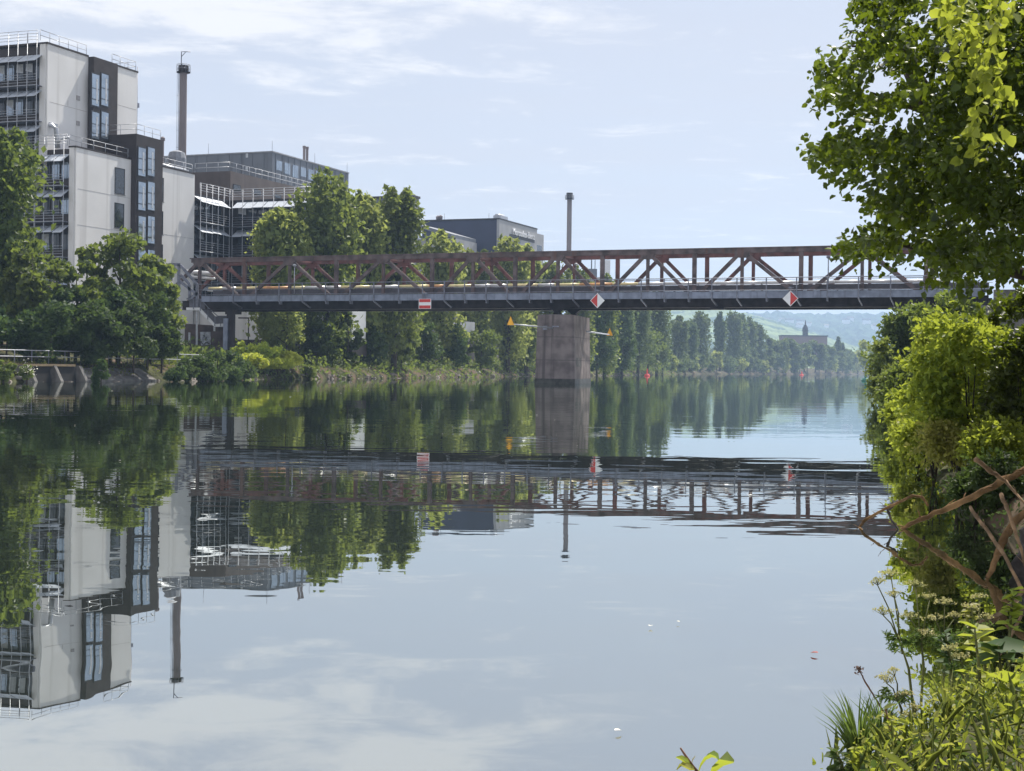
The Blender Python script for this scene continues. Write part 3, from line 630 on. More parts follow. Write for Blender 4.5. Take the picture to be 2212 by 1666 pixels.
def facade(root, p0, d, n, L, decks, ztop, storey, step=1.3, win=True, seed=0, zlow=3.0, awn=True):
    """dark glazed front behind a light steel grid with walkways, guard rails and tilted sunshades"""
    p0 = Vector((p0[0], p0[1], 0)); d = Vector((d[0], d[1], 0)).normalized(); n = Vector((n[0], n[1], 0)).normalized(); rnd = random.Random(seed)
    def at(s, o, z): return p0 + d * s + n * o + Vector((0, 0, z))
    k = max(2, round(L / step)); st = L / k
    g = MB()
    for i in range(k + 1): g.tube([at(i * st, 1.15, zlow), at(i * st, 1.15, ztop + 1.1)], .042, 5)
    g.build('steel_grid_post', M['galv'], root)
    for z in decks:
        MB().prism([at(0, .05, z - .07), at(L, .05, z - .07), at(L, 1.2, z - .07), at(0, 1.2, z - .07)], (0, 0, .07)).build('walkway', M['rail'], root)
        g = MB()
        for h in (.3, .57, .84, 1.1): g.tube([at(0, 1.12, z + h), at(L, 1.12, z + h)], .026, 4)
        g.tube([at(0, 1.18, z - .03), at(L, 1.18, z - .03)], .05, 4)
        g.build('guard_rail', M['galv'], root)
        if z + 2 > ztop: continue
        for i in range(k):
            a, b = i * st + .05, (i + 1) * st - .05
            tl = rnd.uniform(-.05, .05)
            if awn:
                MB().prism([at(a, .12, z + storey - .38), at(b, .12, z + storey - .38), at(b, 1.4, z + storey - 1.2 + tl), at(a, 1.4, z + storey - 1.2 + tl)], (0, 0, .035)).build('sunshade', M['awning'], root)
            if win:
                f = MB().prism([at(a + .02, .02, z + .75), at(b - .02, .02, z + .75), at(b - .02, .02, z + 2.55), at(a + .02, .02, z + 2.55)], n * .05).build('window', M['frame_dark'], root)
                MB().prism([at(a + .1, .07, z + .83), at(b - .1, .07, z + .83), at(b - .1, .07, z + 2.47), at(a + .1, .07, z + 2.47)], n * .012).build('pane', M['glass_sky' if rnd.random() < .25 else 'glass'], f)
                if rnd.random() < .35:
                    MB().prism([at(a + .12, .085, z + 1.5 + rnd.random() * .5), at(b - .12, .085, z + 1.5), at(b - .12, .085, z + 2.45), at(a + .12, .085, z + 2.45)], n * .01).build('blind', M['blind'], f)
def bay_windows(S, root, x0, cells):
    """tall stair windows: each cell is one window of three lights, given by picture corners"""
    for (xa, ya, xb, yb, cuts) in cells:
        ta, za = S.onx(x0, xa, ya); tb, _ = S.onx(x0, xb, ya); _, zb = S.onx(x0, xa, yb)
        f = MB().box(x0 - .02, x0 + .05, ta - .12, tb + .12, zb - .1, za + .1).build('window', M['frame_dark'], root)
        zs = [za] + [za + (zb - za) * c_ for c_ in cuts] + [zb]
        for u, l in zip(zs[:-1], zs[1:]): MB().box(x0 + .05, x0 + .075, ta, tb, l + .05, u - .05).build('pane', M['glass_sky'], f)
        MB().box(x0 + .076, x0 + .09, tb - (tb - ta) * .42, tb - (tb - ta) * .2, zb + .3, za - .5).build('painted_glint', M['blind'], f)  # pale strip painted over the panes as a glint

S = Site(160, 500, 150)
low = S.root('office_building', 'lower white office block with brown stair bay behind the left trees', 'building')
zr = 23.4
sA = S.onx(0, 280, 400)[0]; sB = S.onx(0, 338, 400)[0]; sC = S.onx(0, 418, 400)[0]
MB().box(-16, -.02, .12, sC, 2.5, zr - .1).build('wall', M['brown'], low)
def white_panel(root, x0, y0, y1, z0, z1_, holes=()):
    MB().box(x0, x0 + .16, y0, y1, z0, z1_).build('white_wall', M['white_wall'], root)
white_panel(low, 0, 0, sA, 2.5, zr); white_panel(low, 0, sB, sC, 2.5, zr)
MB().box(-.62, -.02, -.12, .10, 2.5, zr).build('white_corner_pier', M['white_wall'], low)
MB().box(-.7, .22, -.16, sA, zr, zr + .16).box(-.1, .22, sB, sC + .02, zr, zr + .16).build('roof_edge', M['brown'], low)
MB().box(.165, .172, .3, sA - .2, 19.2, 19.235).box(.165, .172, .3, sA - .2, 15.5, 15.535).box(.165, .172, sB + .2, sC - .2, 15.9, 15.935).box(.165, .172, sB + .2, sC - .2, 12.0, 12.035).build('panel_joint', mat('joint_grey', (.45, .45, .46), .8), low)
for (xa, ya, xb, yb) in ((*z1(762, 943), *z1(828, 1118)), (*z1(760, 1178), *z1(823, 1345)), (*z1(1042, 1006), *z1(1086, 1168)), (*z1(1040, 1230), *z1(1082, 1388)), (*z1(1042, 1452), *z1(1080, 1575))):
    ta, za = S.onx(.16, xa, ya); tb, _ = S.onx(.16, xb, ya); _, zb = S.onx(.16, xa, yb)
    tb = max(tb, ta + .9)
    f = MB().box(.12, .17, ta, tb, zb, za).box(.17, .21, ta, tb, zb, zb + .1).box(.17, .21, ta, tb, za - .08, za).box(.17, .21, ta, ta + .09, zb + .1, za - .08).box(.17, .21, tb - .09, tb, zb + .1, za - .08).build('window', M['frame_dark'], low)
    MB().box(.172, .185, ta + .09, tb - .09, zb + .1 + (za - zb) * .22, za - .08).build('pane', M['glass'], f); MB().box(.172, .185, ta + .09, tb - .09, zb + .1, zb + .05 + (za - zb) * .22).build('pane', M['glass'], f)
    MB().box(.16, .27, ta - .06, tb + .06, zb - .07, zb).build('sill', M['light_grey'], f)
zbay = S.onx(.8, *z1(1040, 756))[1]
MB().box(-3.6, .8, sA, sB, 2.5, zbay).build('stair_bay', M['brown'], low)
cells = []
for y0, y1 in ((808, 1000), (1037, 1228), (1265, 1450), (1490, 1670)):
    for xa, xb in ((917, 964), (980, 1024)): cells.append((*z1(xa, y0), *z1(xb, y1), (.40, .78)))
bay_windows(S, low, .8, cells)
facade(low, (-9, .12), (1, 0), (0, -1), 8.4, [8.5, 12.15, 15.8, 19.45], zr - .1, 3.65, 1.22, seed=3)
g = MB(); rail_run(g, [(-9, -1.0, zr), (-.2, -1.0, zr)], 1.2, 1.22, .03, 4); rail_run(g, [(.0, -.9, zr + .16), (-.05, sA - .3, zr + .16)], 1.0, 1.9, .035); rail_run(g, [(-.2, sB + .3, zr + .16), (-.2, sC, zr + .16)], 1.0, 2.0, .035)
rail_run(g, [(-3.4, sA + .2, zbay), (.6, sA + .2, zbay), (.6, sB - .2, zbay)], 1.1, 1.6, .03); g.build('roof_railing', M['galv'], low)
MB().tube([(-7.5, .6, zr + .3), (-3.8, .6, zr + .35)], .3, 8).box(-7.8, -3.4, .3, 1.6, zr + 2.5, zr + 2.8).build('roof_duct', M['galv'], low)
MB().tube([(-4.2, .4, zr + 2.55), (-3.2, .4, zr + 2.5), (-2.7, .4, zr + 2.1), (-2.6, .4, zr + .1)], .24, 10).tube([(-2.2, .3, zr + .1), (-2.2, .3, zr + .8), (-1.7, .3, zr + 1.05), (-1.0, .3, zr + 1.1)], .12, 8).build('bent_vent_pipe', M['galv'], low)
ta, za = S.onx(-1.5, *z1(1080, 742))
MB().lathe(-1.5, ta, [(.17, zr), (.17, za - .5), (.27, za - .45), (.27, za - .15), (.12, za)], 10).build('vent_stack', M['chimney'], low)
ta, za = S.onx(-3, *z1(1175, 835))
MB().lathe(-3, ta, [(1.1, zr), (1.1, za - .9), (.9, za - .2), (.35, za)], 12).build('roof_cowl', mat('dull_zinc', (.25, .26, .29), .5, .3), low)
# white part of the roof plant near the far end
MB().box(-4, -.6, sC - 4.5, sC - 2.0, zr, zr + .5).tube([(-.4, sB + 1, zr + .35), (-.4, sC - .5, zr + .35)], .12, 6).tube([(-.8, sB + 1, zr + .5), (-.8, sC - .5, zr + .5)], .16, 6).build('roof_pipe', M['galv'], low)

up = S.root('office_tower', 'tall white office tower with dark stair bay at the left edge', 'building')
XU = -3.7; zu = 34.25
uA = S.onx(XU, 186, 300)[0]; uB = S.onx(XU, 238, 300)[0]; uC = S.onx(XU, 293, 300)[0]
MB().box(-22, XU - .02, .12, uC, zr - 2, zu - .1).build('wall', M['brown'], up)
white_panel(up, XU, 0, uA, zr - 2, zu); white_panel(up, XU, uB, uC, zr - 2, zu)
MB().box(XU - .75, XU - .02, -.12, .1, zr - 1.5, zu).build('white_corner_pier', M['white_wall'], up)
MB().box(XU - 10, XU + .24, -.16, uA, zu, zu + .18).box(XU - .1, XU + .24, uB, uC + .05, zu, zu + .18).build('roof_edge', M['brown'], up)
MB().box(XU + .16, XU + .168, .4, uA - .2, 28.3, 28.34).box(XU + .16, XU + .168, uB + .2, uC - .2, 30.0, 30.04).box(XU + .16, XU + .166, 3.3, 3.36, 28.4, 29.0).build('panel_joint', mat('joint_brown', (.42, .38, .36), .8), up)
zub = S.onx(XU + .9, *z1(640, 214))[1]
MB().box(XU - 1, XU + .9, uA, uB, zr - 2, zub).build('stair_bay', M['brown'], up)
cells = []
for y0, y1 in ((318, 533), (571, 752)):
    for xa, xb in ((609, 656), (672, 717)): cells.append((*z1(xa, y0), *z1(xb, y1), (.46, .80)))
bay_windows(S, up, XU + .9, cells)
facade(up, (-12.5, .12), (1, 0), (0, -1), 8.4, [22.6, 26.25, 29.9], zu - .1, 3.65, 1.22, seed=8)
for x, y in ((518, 485), (516, 653)):
    t, z = S.onx(XU + .16, *z1(x, y)); MB().box(XU + .14, XU + .22, t - .28, t + .28, z - .24, z + .24).box(XU + .22, XU + .24, t - .18, t + .2, z - .15, z + .15).build('wall_vent', mat('vent_grey', (.38, .36, .36), .6), up)
g = MB(); rail_run(g, [(-14, -1.0, zu), (XU - .3, -1.0, zu)], 1.25, 1.22, .03, 4); rail_run(g, [(XU - .1, -.9, zu + .18), (XU - .1, uA, zu + .18)], 1.1, 1.6, .035); g.build('roof_railing', M['galv'], up); g = MB(); rail_run(g, [(XU - .1, uB + .3, zu + .18), (XU - .1, uC, zu + .18), (XU - 6, uC, zu + .18)], 1.1, 1.6, .035)
g.build('roof_railing', M['galv'], up)
g = MB(); g.tube([(XU - .1, uC + .35, zr), (XU - .1, uC + .35, zu + .8)], .045, 5).box(XU - .5, XU + .1, uC, uC + .5, 30.4, 30.9).box(XU - .5, XU + .1, uC, uC + .5, 26.4, 26.9); g.build('corner_post', M['rail'], up)

# folded dark wing beyond the white wall
wing = S.root('office_wing', 'dark office wing with steel grid and brown roof storey beyond the white block', 'building')
sD = S.onx(0, 495, 450)[0]
decks = [7.75, 11.15, 14.55, 17.95]; zw = 21.3
MB().box(-10, -.3, sC, sD + .3, 2.5, zw).box(-10, 12.5, sD + .3, sD + 9, 2.5, zw).build('wall', M['dark_facade'], wing)
facade(wing, (-.28, sC + .2), (0, 1), (1, 0), sD - sC - 1.5, decks, zw, 3.4, 1.3, seed=12)
facade(wing, (1.0, sD + .28), (1, 0), (0, -1), 11.3, decks, zw, 3.4, 1.42, seed=14)
g = MB(); rail_run(g, [(.75, sC + .2, zw), (.85, sD - .9, zw)], 1.15, 1.3, .03, 4); rail_run(g, [(.85, sD - .9, zw), (12.3, sD - .9, zw)], 1.15, 1.42, .03, 4); g.build('roof_railing', M['galv'], wing)
yp = sD + 3.0; xpa = S.ony(yp, 418, 400)[0]; xpb, zp = S.ony(yp, 498, 369.5)
MB().box(xpa - 3, xpb, yp, yp + 22, zw - .1, zp).build('roof_storey', M['brown_light'], wing)
for (x0, y0, x1, y1) in ((459, 468, 520, 516), (622, 505, 683, 550), (790, 545, 845, 580)):
    ta, za = S.onx(xpb, *z2(x0, y0)); tb, _ = S.onx(xpb, *z2(x1, y0)); zb = S.onx(xpb, *z2(x0, y1))[1]
    f = MB().box(xpb - .02, xpb + .05, ta, tb, zb, za).build('window', M['frame_dark'], wing); MB().box(xpb + .05, xpb + .06, ta + .1, tb - .1, zb + .1, za - .1).build('pane', M['glass'], f)
g = MB(); rail_run(g, [(xpa, yp + .3, zp), (xpb - .3, yp + .3, zp), (xpb - .3, yp + 22, zp)], 1.15, 1.6, .035); g.build('upper_railing', M['galv'], wing)

# grey metal-clad hall behind
S2 = Site(588.5, 329, 230)
hall = S2.root('factory_hall', 'large grey metal clad hall rising behind the dark office wing', 'building')
zh = P(588.5, 329, 230).z; y2 = S2.onx(0, 753, 375)[0]
MB().box(-34, 0, 0, y2, 3, zh).build('wall', M['hall_grey'], hall)
MB().box(-34.1, .1, -.1, y2 + .1, zh, zh + .2).build('roof_edge', mat('pale_roof_edge', (.3, .31, .34), .5), hall)
g = MB()
for i in range(13): y = 1 + i * y2 / 13; g.box(0, .06, y, y + .05, zh - 12, zh - .1)
for i in range(16): g.box(-33 + i * 2.1, -32.95 + i * 2.1, -.06, 0, zh - 12, zh - .1)
g.build('cladding_rib', mat('rib_grey', (.15, .165, .195), .5, .2), hall)
for i in range(9):
    y = 1.2 + i * 2.6; MB().box(.0, .05, y, y + 1.8, zh - 2.6 - (i % 3) * .25, zh - 1.1).build('window', M['glass_sky'], hall)
for x in (1030, 1054):
    t, z = S2.onx(-2, *z2(x, 165 if x == 1030 else 172)); MB().lathe(-2, t, [(.22, zh), (.22, z - .4), (.27, z - .35), (.27, z)], 10).build('vent_stack', M['chimney'], hall)
g = MB()
for x, y in ((263, 145), (774, 122)): t, z = S2.ony(.5, *z2(x, y)); g.tube([(t, .5, zh), (t, .5, z)], .035, 4)
for x, y in ((1115, 222), (1374, 300)): t, z = S2.onx(-.5, *z2(x, y)); g.tube([(-.5, t, zh), (-.5, t, z)], .035, 4)
g.build('lightning_rod', M['rail'], hall)
t, z = S2.ony(-.02, *z2(571, 238)); MB().box(t - .2, t + .2, -.05, 0, z - .4, z + .3).box(t - .2, t + .2, -.05, 0, z - 2.5, z - 1.8).build('wall_light', M['blind'], hall)
# lower hall glimpsed between the poplars
S3 = Site(790, 429, 275); lh = S3.root('storage_hall', 'flat dark storage hall glimpsed behind the tall poplars', 'building'); z3 = P(790, 430, 275).z
xr_ = S3.ony(0, 893, 440)[0]; MB().box(-8, xr_, 0, 2.5, 3, z3).build('wall', M['hall_grey'], lh); MB().box(-8.2, xr_ + .2, -.2, 2.7, z3, z3 + .4).build('roof_edge', M['brown'], lh)

# navy and light grey plant with its lettering
S4 = Site(*z7(1065, 485), 330); mb = S4.root('plant_building', 'navy and light grey plant building with large lettering by the slender chimney', 'building')
zm = P(*z7(1065, 485), 330).z; xm = S4.ony(0, *z7(228, 505))[0]; ym = S4.onx(0, *z7(1480, 600))[0]; ym2 = S4.onx(0, *z7(1575, 660))[0]
MB().box(xm, -.3, .0, ym, 3, zm).build('navy_wall', M['navy'], mb)
MB().box(-.3, .3, -.1, ym, 3, zm + .05).build('grey_wall', M['light_grey'], mb)
zs2 = S4.onx(-.6, *z7(1485, 640))[1]
MB().box(-12, -.2, ym, ym2, 3, zs2).build('annex', M['light_grey'], mb)
MB().box(xm, .4, -.2, ym + .1, zm + .05, zm + .35).build('roof_edge', M['frame_dark'], mb)
t, z = S4.onx(.3, *z7(1282, 720)); MB().box(.3, .36, t - 1.6, t + 1.8, z - 1.2, z + 1.0).build('window', M['glass'], mb)
t, z = S4.onx(-.2, *z7(1515, 815)); MB().box(-.2, -.14, t - 2, t + 1.8, z - 1.0, z + 1.0).build('window', M['glass'], mb)
cu = bpy.data.curves.new('lettering', 'FONT'); cu.body = 'Mercedes-Benz'; cu.align_x = 'LEFT'; cu.size = 1; cu.extrude = .04
tmp = bpy.data.objects.new('lettering_curve', cu); col.objects.link(tmp); bpy.context.view_layer.update()
me = bpy.data.meshes.new_from_object(tmp.evaluated_get(bpy.context.evaluated_depsgraph_get())); bpy.data.objects.remove(tmp)
ta, za = S4.onx(.36, *z7(1222, 640)); tb, zb = S4.onx(.36, *z7(1462, 708)); xs_ = [v.co.x for v in me.vertices]; w0 = min(xs_); wl = max(xs_) - w0
zl = S4.onx(.36, *z7(1222, 655))[1]; zlt = S4.onx(.36, *z7(1222, 580))[1]
k1 = (tb - ta) / wl; k2 = (zlt - zl) / .72
for v in me.vertices:
    x, y, z = v.co; v.co = (.42 + z * 2, ta + (x - w0) * k1, zl + y * k2 + .15)
me.materials.append(M['sign_white']); me.update(); lt = bpy.data.objects.new('lettering', me); link(lt, mb)
MB().box(.3, .36, ta - 1.8, tb + .3, zl - .6, zl + .15).build('lettering_backing', M['frame_dark'], mb)
for x, y in ((402, 440), (430, 435)):
    t, z = S4.ony(4, *z7(x, y)); MB().lathe(t, 4, [(.22, zm - 6), (.22, z - 1.2), (.5, z - .8), (.5, z - .3), (.15, z)], 10).build('vent_stack', M['chimney'], mb)
MB().box(-1.6, .2, 1, 5.5, zm + .35, zm + 1.1).tube([(-1, 1.5, zm + 1.0), (-1, 5.5, zm + 1.2)], .5, 10).build('roof_plant', M['galv'], mb)
g = MB()
for x, y in ((472, 415), (963, 410)): t, z = S4.ony(1, *z7(x, y)); g.tube([(t, 1, zm), (t, 1, z)], .045, 4)
g.build('lightning_rod', M['rail'], mb)
S5 = Site(*z7(230, 520), 318); ax = S5.root('plant_annex', 'low annex with light roof edge left of the navy plant building', 'building'); z5 = P(*z7(240, 520), 318).z; y5 = 14
x5 = S5.ony(0, *z7(560, 600))[0]
MB().box(-6, x5, 0, y5, 3, z5 - 3.4).build('wall', M['light_grey'], ax)
MB().prism([(-2, -.5, z5), (x5, -.5, z5 - 2.6), (x5, -.5, z5 - 3.4), (-2, -.5, z5 - .7)], (0, y5, 0)).build('sloped_roof', M['hall_grey'], ax)
g = MB()
for i in range(3): x = 1 + i * 3.2; g.box(x, x + .5, -.3, 0, 10, z5 - 3.4)
g.build('dark_pilaster', M['frame_dark'], ax)

# chimneys
def chimney(x, yt, d, wpx, label, rim_y, ladder):
    p = P(x, yt, d); g = ground(p.x, d); r_ = size(wpx, d) / 2; zt = p.z - g; zrim = P(x, rim_y, d).z - g
    root = empty('chimney', (p.x, d, g), 0, label, 'chimney', None)
    MB().lathe(0, 0, [(r_ * 1.15, 0), (r_ * 1.06, zt * .5), (r_, zrim), (r_, zt - .3)], 20).build('shaft', M['chimney'], root)
    MB().lathe(0, 0, [(r_ * 1.12, zrim + .1), (r_ * 1.32, zrim + .3), (r_ * 1.36, zt), (r_ * 1.1, zt + .02)], 20).build('head', M['brown'], root)
    e = r_ * 1.9
    MB().lathe(0, 0, [(r_ * 1.05, zrim), (e, zrim + .05), (e, zrim + .14), (r_ * 1.05, zrim + .14)], 16).build('platform', M['girder'], root)
    g_ = MB(); ring = [(e * math.cos(t) * .97, e * math.sin(t) * .97, zrim) for t in np.linspace(0, 2 * math.pi, 13)]
    rail_run(g_, ring, 1.1, 1.2, .035); g_.build('railing', M['rail'], root)
    g_ = MB()
    if ladder:
        for s in (-.18, .18): g_.tube([(-r_ * 1.15, -.2 + s, zrim * .35), (-r_ * 1.15, -.2 + s, zrim)], .03, 4)
        for k in range(40): z = zrim * (.36 + .64 * k / 40); g_.tube([(-r_ * 1.15, -.38, z), (-r_ * 1.15, -.02, z)], .02, 4)
        for k in range(9): z = zrim * (.4 + .58 * k / 9); g_.tube([(-r_ * .9, -.2, z), (-r_ * 1.7, -.2, z), (-r_ * 1.7, .2, z)], .02, 4)
        g_.tube([(-r_ * 1.7, 0, zrim * .55), (-r_ * 1.7, 0, zrim)], .025, 4)
        g_.build('ladder', M['rail'], root)
        MB().tube([(-.3, 0, zt), (-.3, 0, zt + 1.9), (.9, 0, zt + 1.9)], .07, 5).tube([(-.3, 0, zt + 1.2), (.3, 0, zt + 1.9)], .05, 5).build('davit', M['rail'], root)
    return root
chimney(396.5, 142, 200, 15.6, 'tall grey chimney with ladder cage and lifting arm behind the white block', 158, True)
chimney(1230.5, 417, 400, 10.2, 'slender distant chimney right of the navy plant building', 431, False)
for x, y0, d, hh in ((263, 145, 0, 0),): pass

# long low white shed under the bridge line, with lamps in front
S6 = Site(500, 700, 169); sh = S6.root('white_shed', 'long low white shed with dark base seen below the footbridge', 'building')
zt6 = P(520, 651, 169).z; zb6 = P(520, 734, 169).z
MB().box(-6, 15.5, 0, 3.5, zb6, zt6).build('wall', M['white_wall'], sh); MB().box(-6.1, 15.6, -.05, 3.6, 2.5, zb6).build('dark_base', M['brown'], sh); MB().box(-6.3, 15.8, -.3, 3.8, zt6, zt6 + .2).build('roof_edge', M['hall_grey'], sh)
for i in range(3): MB().box(4 + i * 4, 6.2 + i * 4, -.11, -.05, zb6 - 1.9, zb6 - .3).build('window', M['glass'], sh)
S6b = Site(860, 720, 214); sh2 = S6b.root('pale_shed', 'pale shed with posts glimpsed between the trunks below the footbridge', 'building')
MB().box(-12, 8, 0, 10, 5.2, 8.2).build('wall', M['light_grey'], sh2); MB().box(-12, 8, .1, 10, 2.5, 5.2).build('dark_base', M['brown'], sh2)
for i in range(4): MB().box(-11 + i * 5, -10.7 + i * 5, -.3, 0, 3, 5.6).build('post', M['sign_white'], sh2)
def street_lamp(x, yt, yb, d, label):
    a = P(x, yb, d); b = P(x, yt, d); r0 = empty('street_lamp', a, 0, label, 'street lamp', 'street lamps on the left bank')
    h = (b - a).z; MB().tube([(0, 0, -1.5), (0, 0, h)], .07, 6).build('pole', M['girder'], r0); MB().box(-1.1, .07, -.1, .1, h - .08, h + .06).build('lamp_arm', M['girder'], r0)
street_lamp(536.5, 687, 729, 158, 'angular dark street lamp in front of the white shed')
# white silo and red banded plant seen through the truss
S7 = P(1278, 600, 420)
si = empty('silo', (S7.x, 420, 5), 0, 'pale silo with red band seen through the footbridge truss', 'silo')
w_ = size(40, 420); zt7 = P(1278, 569, 420).z - 5; 
MB().box(-w_ * .9, w_ * .45, 0, 8, 0, zt7 - 4).build('tank', M['light_grey'], si); MB().box(-w_ * .35, w_ * .3, 1, 5, zt7 - 4, zt7 - 1.5).tube([(0, 1, zt7 - 1.5), (0, 1, zt7 + 2.5)], .18, 5).tube([(1.0, 1, zt7 - 1.5), (1.0, 1, zt7 + 2.2)], .12, 5).build('roof_unit', M['hall_grey'], si)
MB().box(w_ * .5, w_ * 1.0, 0, 6, 0, zt7 + 1).build('tower', M['sign_white'], si); MB().box(w_ * .5 - .05, w_ * 1.0 + .05, -.06, 6, zt7 - 5.5, zt7 - 3.5).build('red_band', M['sign_red'], si)
# distant school-like block with a small turret above the far trees
d8 = 1150; a = P(1690, 726, d8); b = P(1787, 745, d8)
ch = empty('distant_building', ((a.x + b.x) / 2, d8, 6), 0, 'distant brownish block with small turret above the far trees', 'building')
hw = (b.x - a.x) / 2; hz_ = a.z - 6
MB().box(-hw, hw, 0, 14, 0, hz_).build('wall', mat('far_brick', (.20, .13, .11), .9), ch); MB().box(-hw - .5, hw + .5, -.5, 14.5, hz_, hz_ + .8).build('roof', M['girder'], ch)
MB().lathe(1.5, 6, [(2.2, hz_), (2.2, hz_ + 4), (2.6, hz_ + 4.2), (2.0, hz_ + 7), (.6, hz_ + 9.5), (.15, hz_ + 13)], 10).build('turret', M['girder'], ch)
# houses on the far hillside
rng_ = random.Random(11); hp = None
for i in range(26):
    x = rng_.uniform(1590, 1900); y = rng_.uniform(689, 712); dd = 2500 + (700 - y) * 8
    p = min((P(x, y, d) for d in np.arange(3000, 4800, 20)), key=lambda q: abs(q.z - P(x, 680, 4800).z * max(0, (q.y - 2600) / 2200) ** 1.15 - 5))
    s_ = rng_.uniform(1.0, 2.0)
    r0 = empty('hillside_house', p, rng_.uniform(-.5, .5), 'tiny pale house among trees on the hazy far hillside', 'house', 'houses on the far hillside')
    MB().box(-6 * s_, 6 * s_, -4, 4, -4, 5 * s_).build('wall', M['sign_white'], r0)
    MB().prism([(-6.5 * s_, -4.4, 5 * s_), (-6.5 * s_, 4.4, 5 * s_), (-6.5 * s_, 0, 8.5 * s_)], (13 * s_, 0, 0)).build('roof', M['brown_light'], r0)

# ------------------------------------------------------------------ left bank: railing, outfall, stones
def bank_pt(y, a, h=None): x = xl(y) - a; return Vector((x, y, ground(x, y) if h is None else h))
rl = empty('bank_railing', bank_pt(96, 2.3), 0, 'long low galvanised railing along the path on the left bank', 'railing')
ys_ = np.arange(86, 128, 1.55); o_ = rl.location.copy()
for y in ys_: b = bank_pt(y, 2.3) - o_; MB().tube([b + Vector((0, 0, -.2)), b + Vector((0, 0, .9))], .03, 5).build('post', M['rail'], rl)
for h in (.9, .47): MB().tube([bank_pt(y, 2.3) - o_ + Vector((0, 0, h)) for y in ys_], .032, 5).build('rail', M['galv'], rl)
yA = [96.6 + 2.35 * k for k in (0, 1, 2)]
out_ = empty('outfall', bank_pt(yA[1], 0, 0), 0, 'twin dark culvert mouths with slanted concrete cheeks at the left waterline', 'culvert'); o_ = out_.location.copy()
dirv = (bank_pt(101, 0, 0) - bank_pt(97, 0, 0)).normalized(); nrm = Vector((dirv.y, -dirv.x, 0))
for k in (0, 1):
    p = bank_pt(yA[k], 0, 0) - o_; L_ = 2.2
    MB().prism([p - nrm * 1.6 + Vector((0, 0, -.5)), p + nrm * .05 + Vector((0, 0, -.5)), p - nrm * .12 + Vector((0, 0, 1.04)), p - nrm * 1.6 + Vector((0, 0, 1.04))], dirv * L_).build('mouth', M['black'], out_)  # solid block; the shade inside the culvert is put into its black
for k in (0, 1, 2):
    p = bank_pt(yA[k], 0, 0) - o_ - dirv * .15
    MB().prism([p - nrm * 1.0 + Vector((0, 0, -.6)), p + nrm * .72 + Vector((0, 0, -.6)), p + nrm * .68 + Vector((0, 0, .05)), p + nrm * .06 + Vector((0, 0, 1.10)), p - nrm * 1.0 + Vector((0, 0, 1.10))], dirv * .28).build('cheek_wall', M['concrete'], out_)
p = bank_pt(yA[0], 0, 0) - o_
MB().prism([p - nrm * 1.7 + Vector((0, 0, 1.05)), p - nrm * .02 + Vector((0, 0, 1.05)), p - nrm * .02 + Vector((0, 0, 1.2)), p - nrm * 1.7 + Vector((0, 0, 1.2))], dirv * 4.7).build('cap_slab', mat('mossy_slab', (.2, .15, .09), .95), out_)
rv = empty('revetment', bank_pt(103.6, 0, 0), 0, 'sloping grey concrete revetment at the waterline right of the culverts', 'revetment'); o_ = rv.location.copy()
p = bank_pt(101.7, 0, 0) - o_; p2 = bank_pt(110, 0, 0) - o_
MB().prism([p + nrm * .35 + Vector((0, 0, -.5)), p + nrm * .35 + Vector((0, 0, .12)), p - nrm * .5 + Vector((0, 0, .55)), p - nrm * 1.2 + Vector((0, 0, .95)), p - nrm * 1.2 + Vector((0, 0, -.5))], p2 - p).build('slab', M['concrete'], rv)
def stones(name, label, y0, y1, n, seed, side=1):
    rng = np.random.RandomState(seed); m_ = MB()
    for i in range(n):
        y = y0 + (y1 - y0) * rng.uniform() ** 1.3; a = rng.uniform(-.3, .7); x = xl(y) - a; s = rng.uniform(.12, .34) * (1 + y / 500); q = rng.uniform(.6, 1.3, (8, 3))
        c_ = [(-1, -1, -1), (1, -1, -1), (1, 1, -1), (-1, 1, -1), (-.6, -.6, 1), (.6, -.6, 1), (.6, .6, 1), (-.6, .6, 1)]
        m_.add([(x + c[0] * s * k[0], y + c[1] * s * k[1], max(-.1, ground(x, y)) + c[2] * s * .35 * k[2]) for c, k in zip(c_, q)], [(3, 2, 1, 0), (4, 5, 6, 7), (0, 1, 5, 4), (1, 2, 6, 5), (2, 3, 7, 6), (3, 0, 4, 7)])
    return tag(m_.build(name, M['stone']), label, 'stones', kind='stuff')
rab = empty('abutment', bw(U1 - 1.5, 0, 2.0), -BTH, 'plain concrete abutment carrying the right end of the footbridge behind foliage', 'abutment')
MB().box(-1.5, 6, -2.2, TW + 1, -2.5, ZB0 - 2.0).build('wall', M['concrete'], rab); MB().box(2.0, 6, -2.2, TW + 1, ZB0 - 2.0, 6.0).build('back_wall', M['concrete'], rab)
stones('shore_stones', 'pale rubble along the waterline of the left bank', 88, 420, 320, 3)

# ------------------------------------------------------------------ trees on the left bank
TR = []
tree_at('poplar', 4, 272, 190, 112, 11000, .46, M['broad'], 1, 'broad_tree', 'tall dense rounded tree at the left edge in front of the office tower', spike=1.2)
tree_at('broad', 70, 512, 150, 105, 3600, .44, M['broad'], 2, 'broad_tree', 'leafy tree leaning right of the tall rounded tree at the left edge', 'trees on the left bank')
tree_at('broad', 165, 548, 150, 110, 3400, .44, M['broad'], 3, 'broad_tree', 'low bright topped tree against the white wall left of the jagged tree', 'trees on the left bank')
tree_at('broad', 258, 474, 170, 113, 4200, .46, M['broad'], 4, 'broad_tree', 'jagged topped tree in front of the white office wall windows', 'trees on the left bank', blobs=34)
tree_at('broad', 326, 548, 150, 116, 4200, .46, M['poplar'], 5, 'broad_tree', 'sunlit rounded tree beside the stair gantry of the footbridge', 'trees on the left bank')
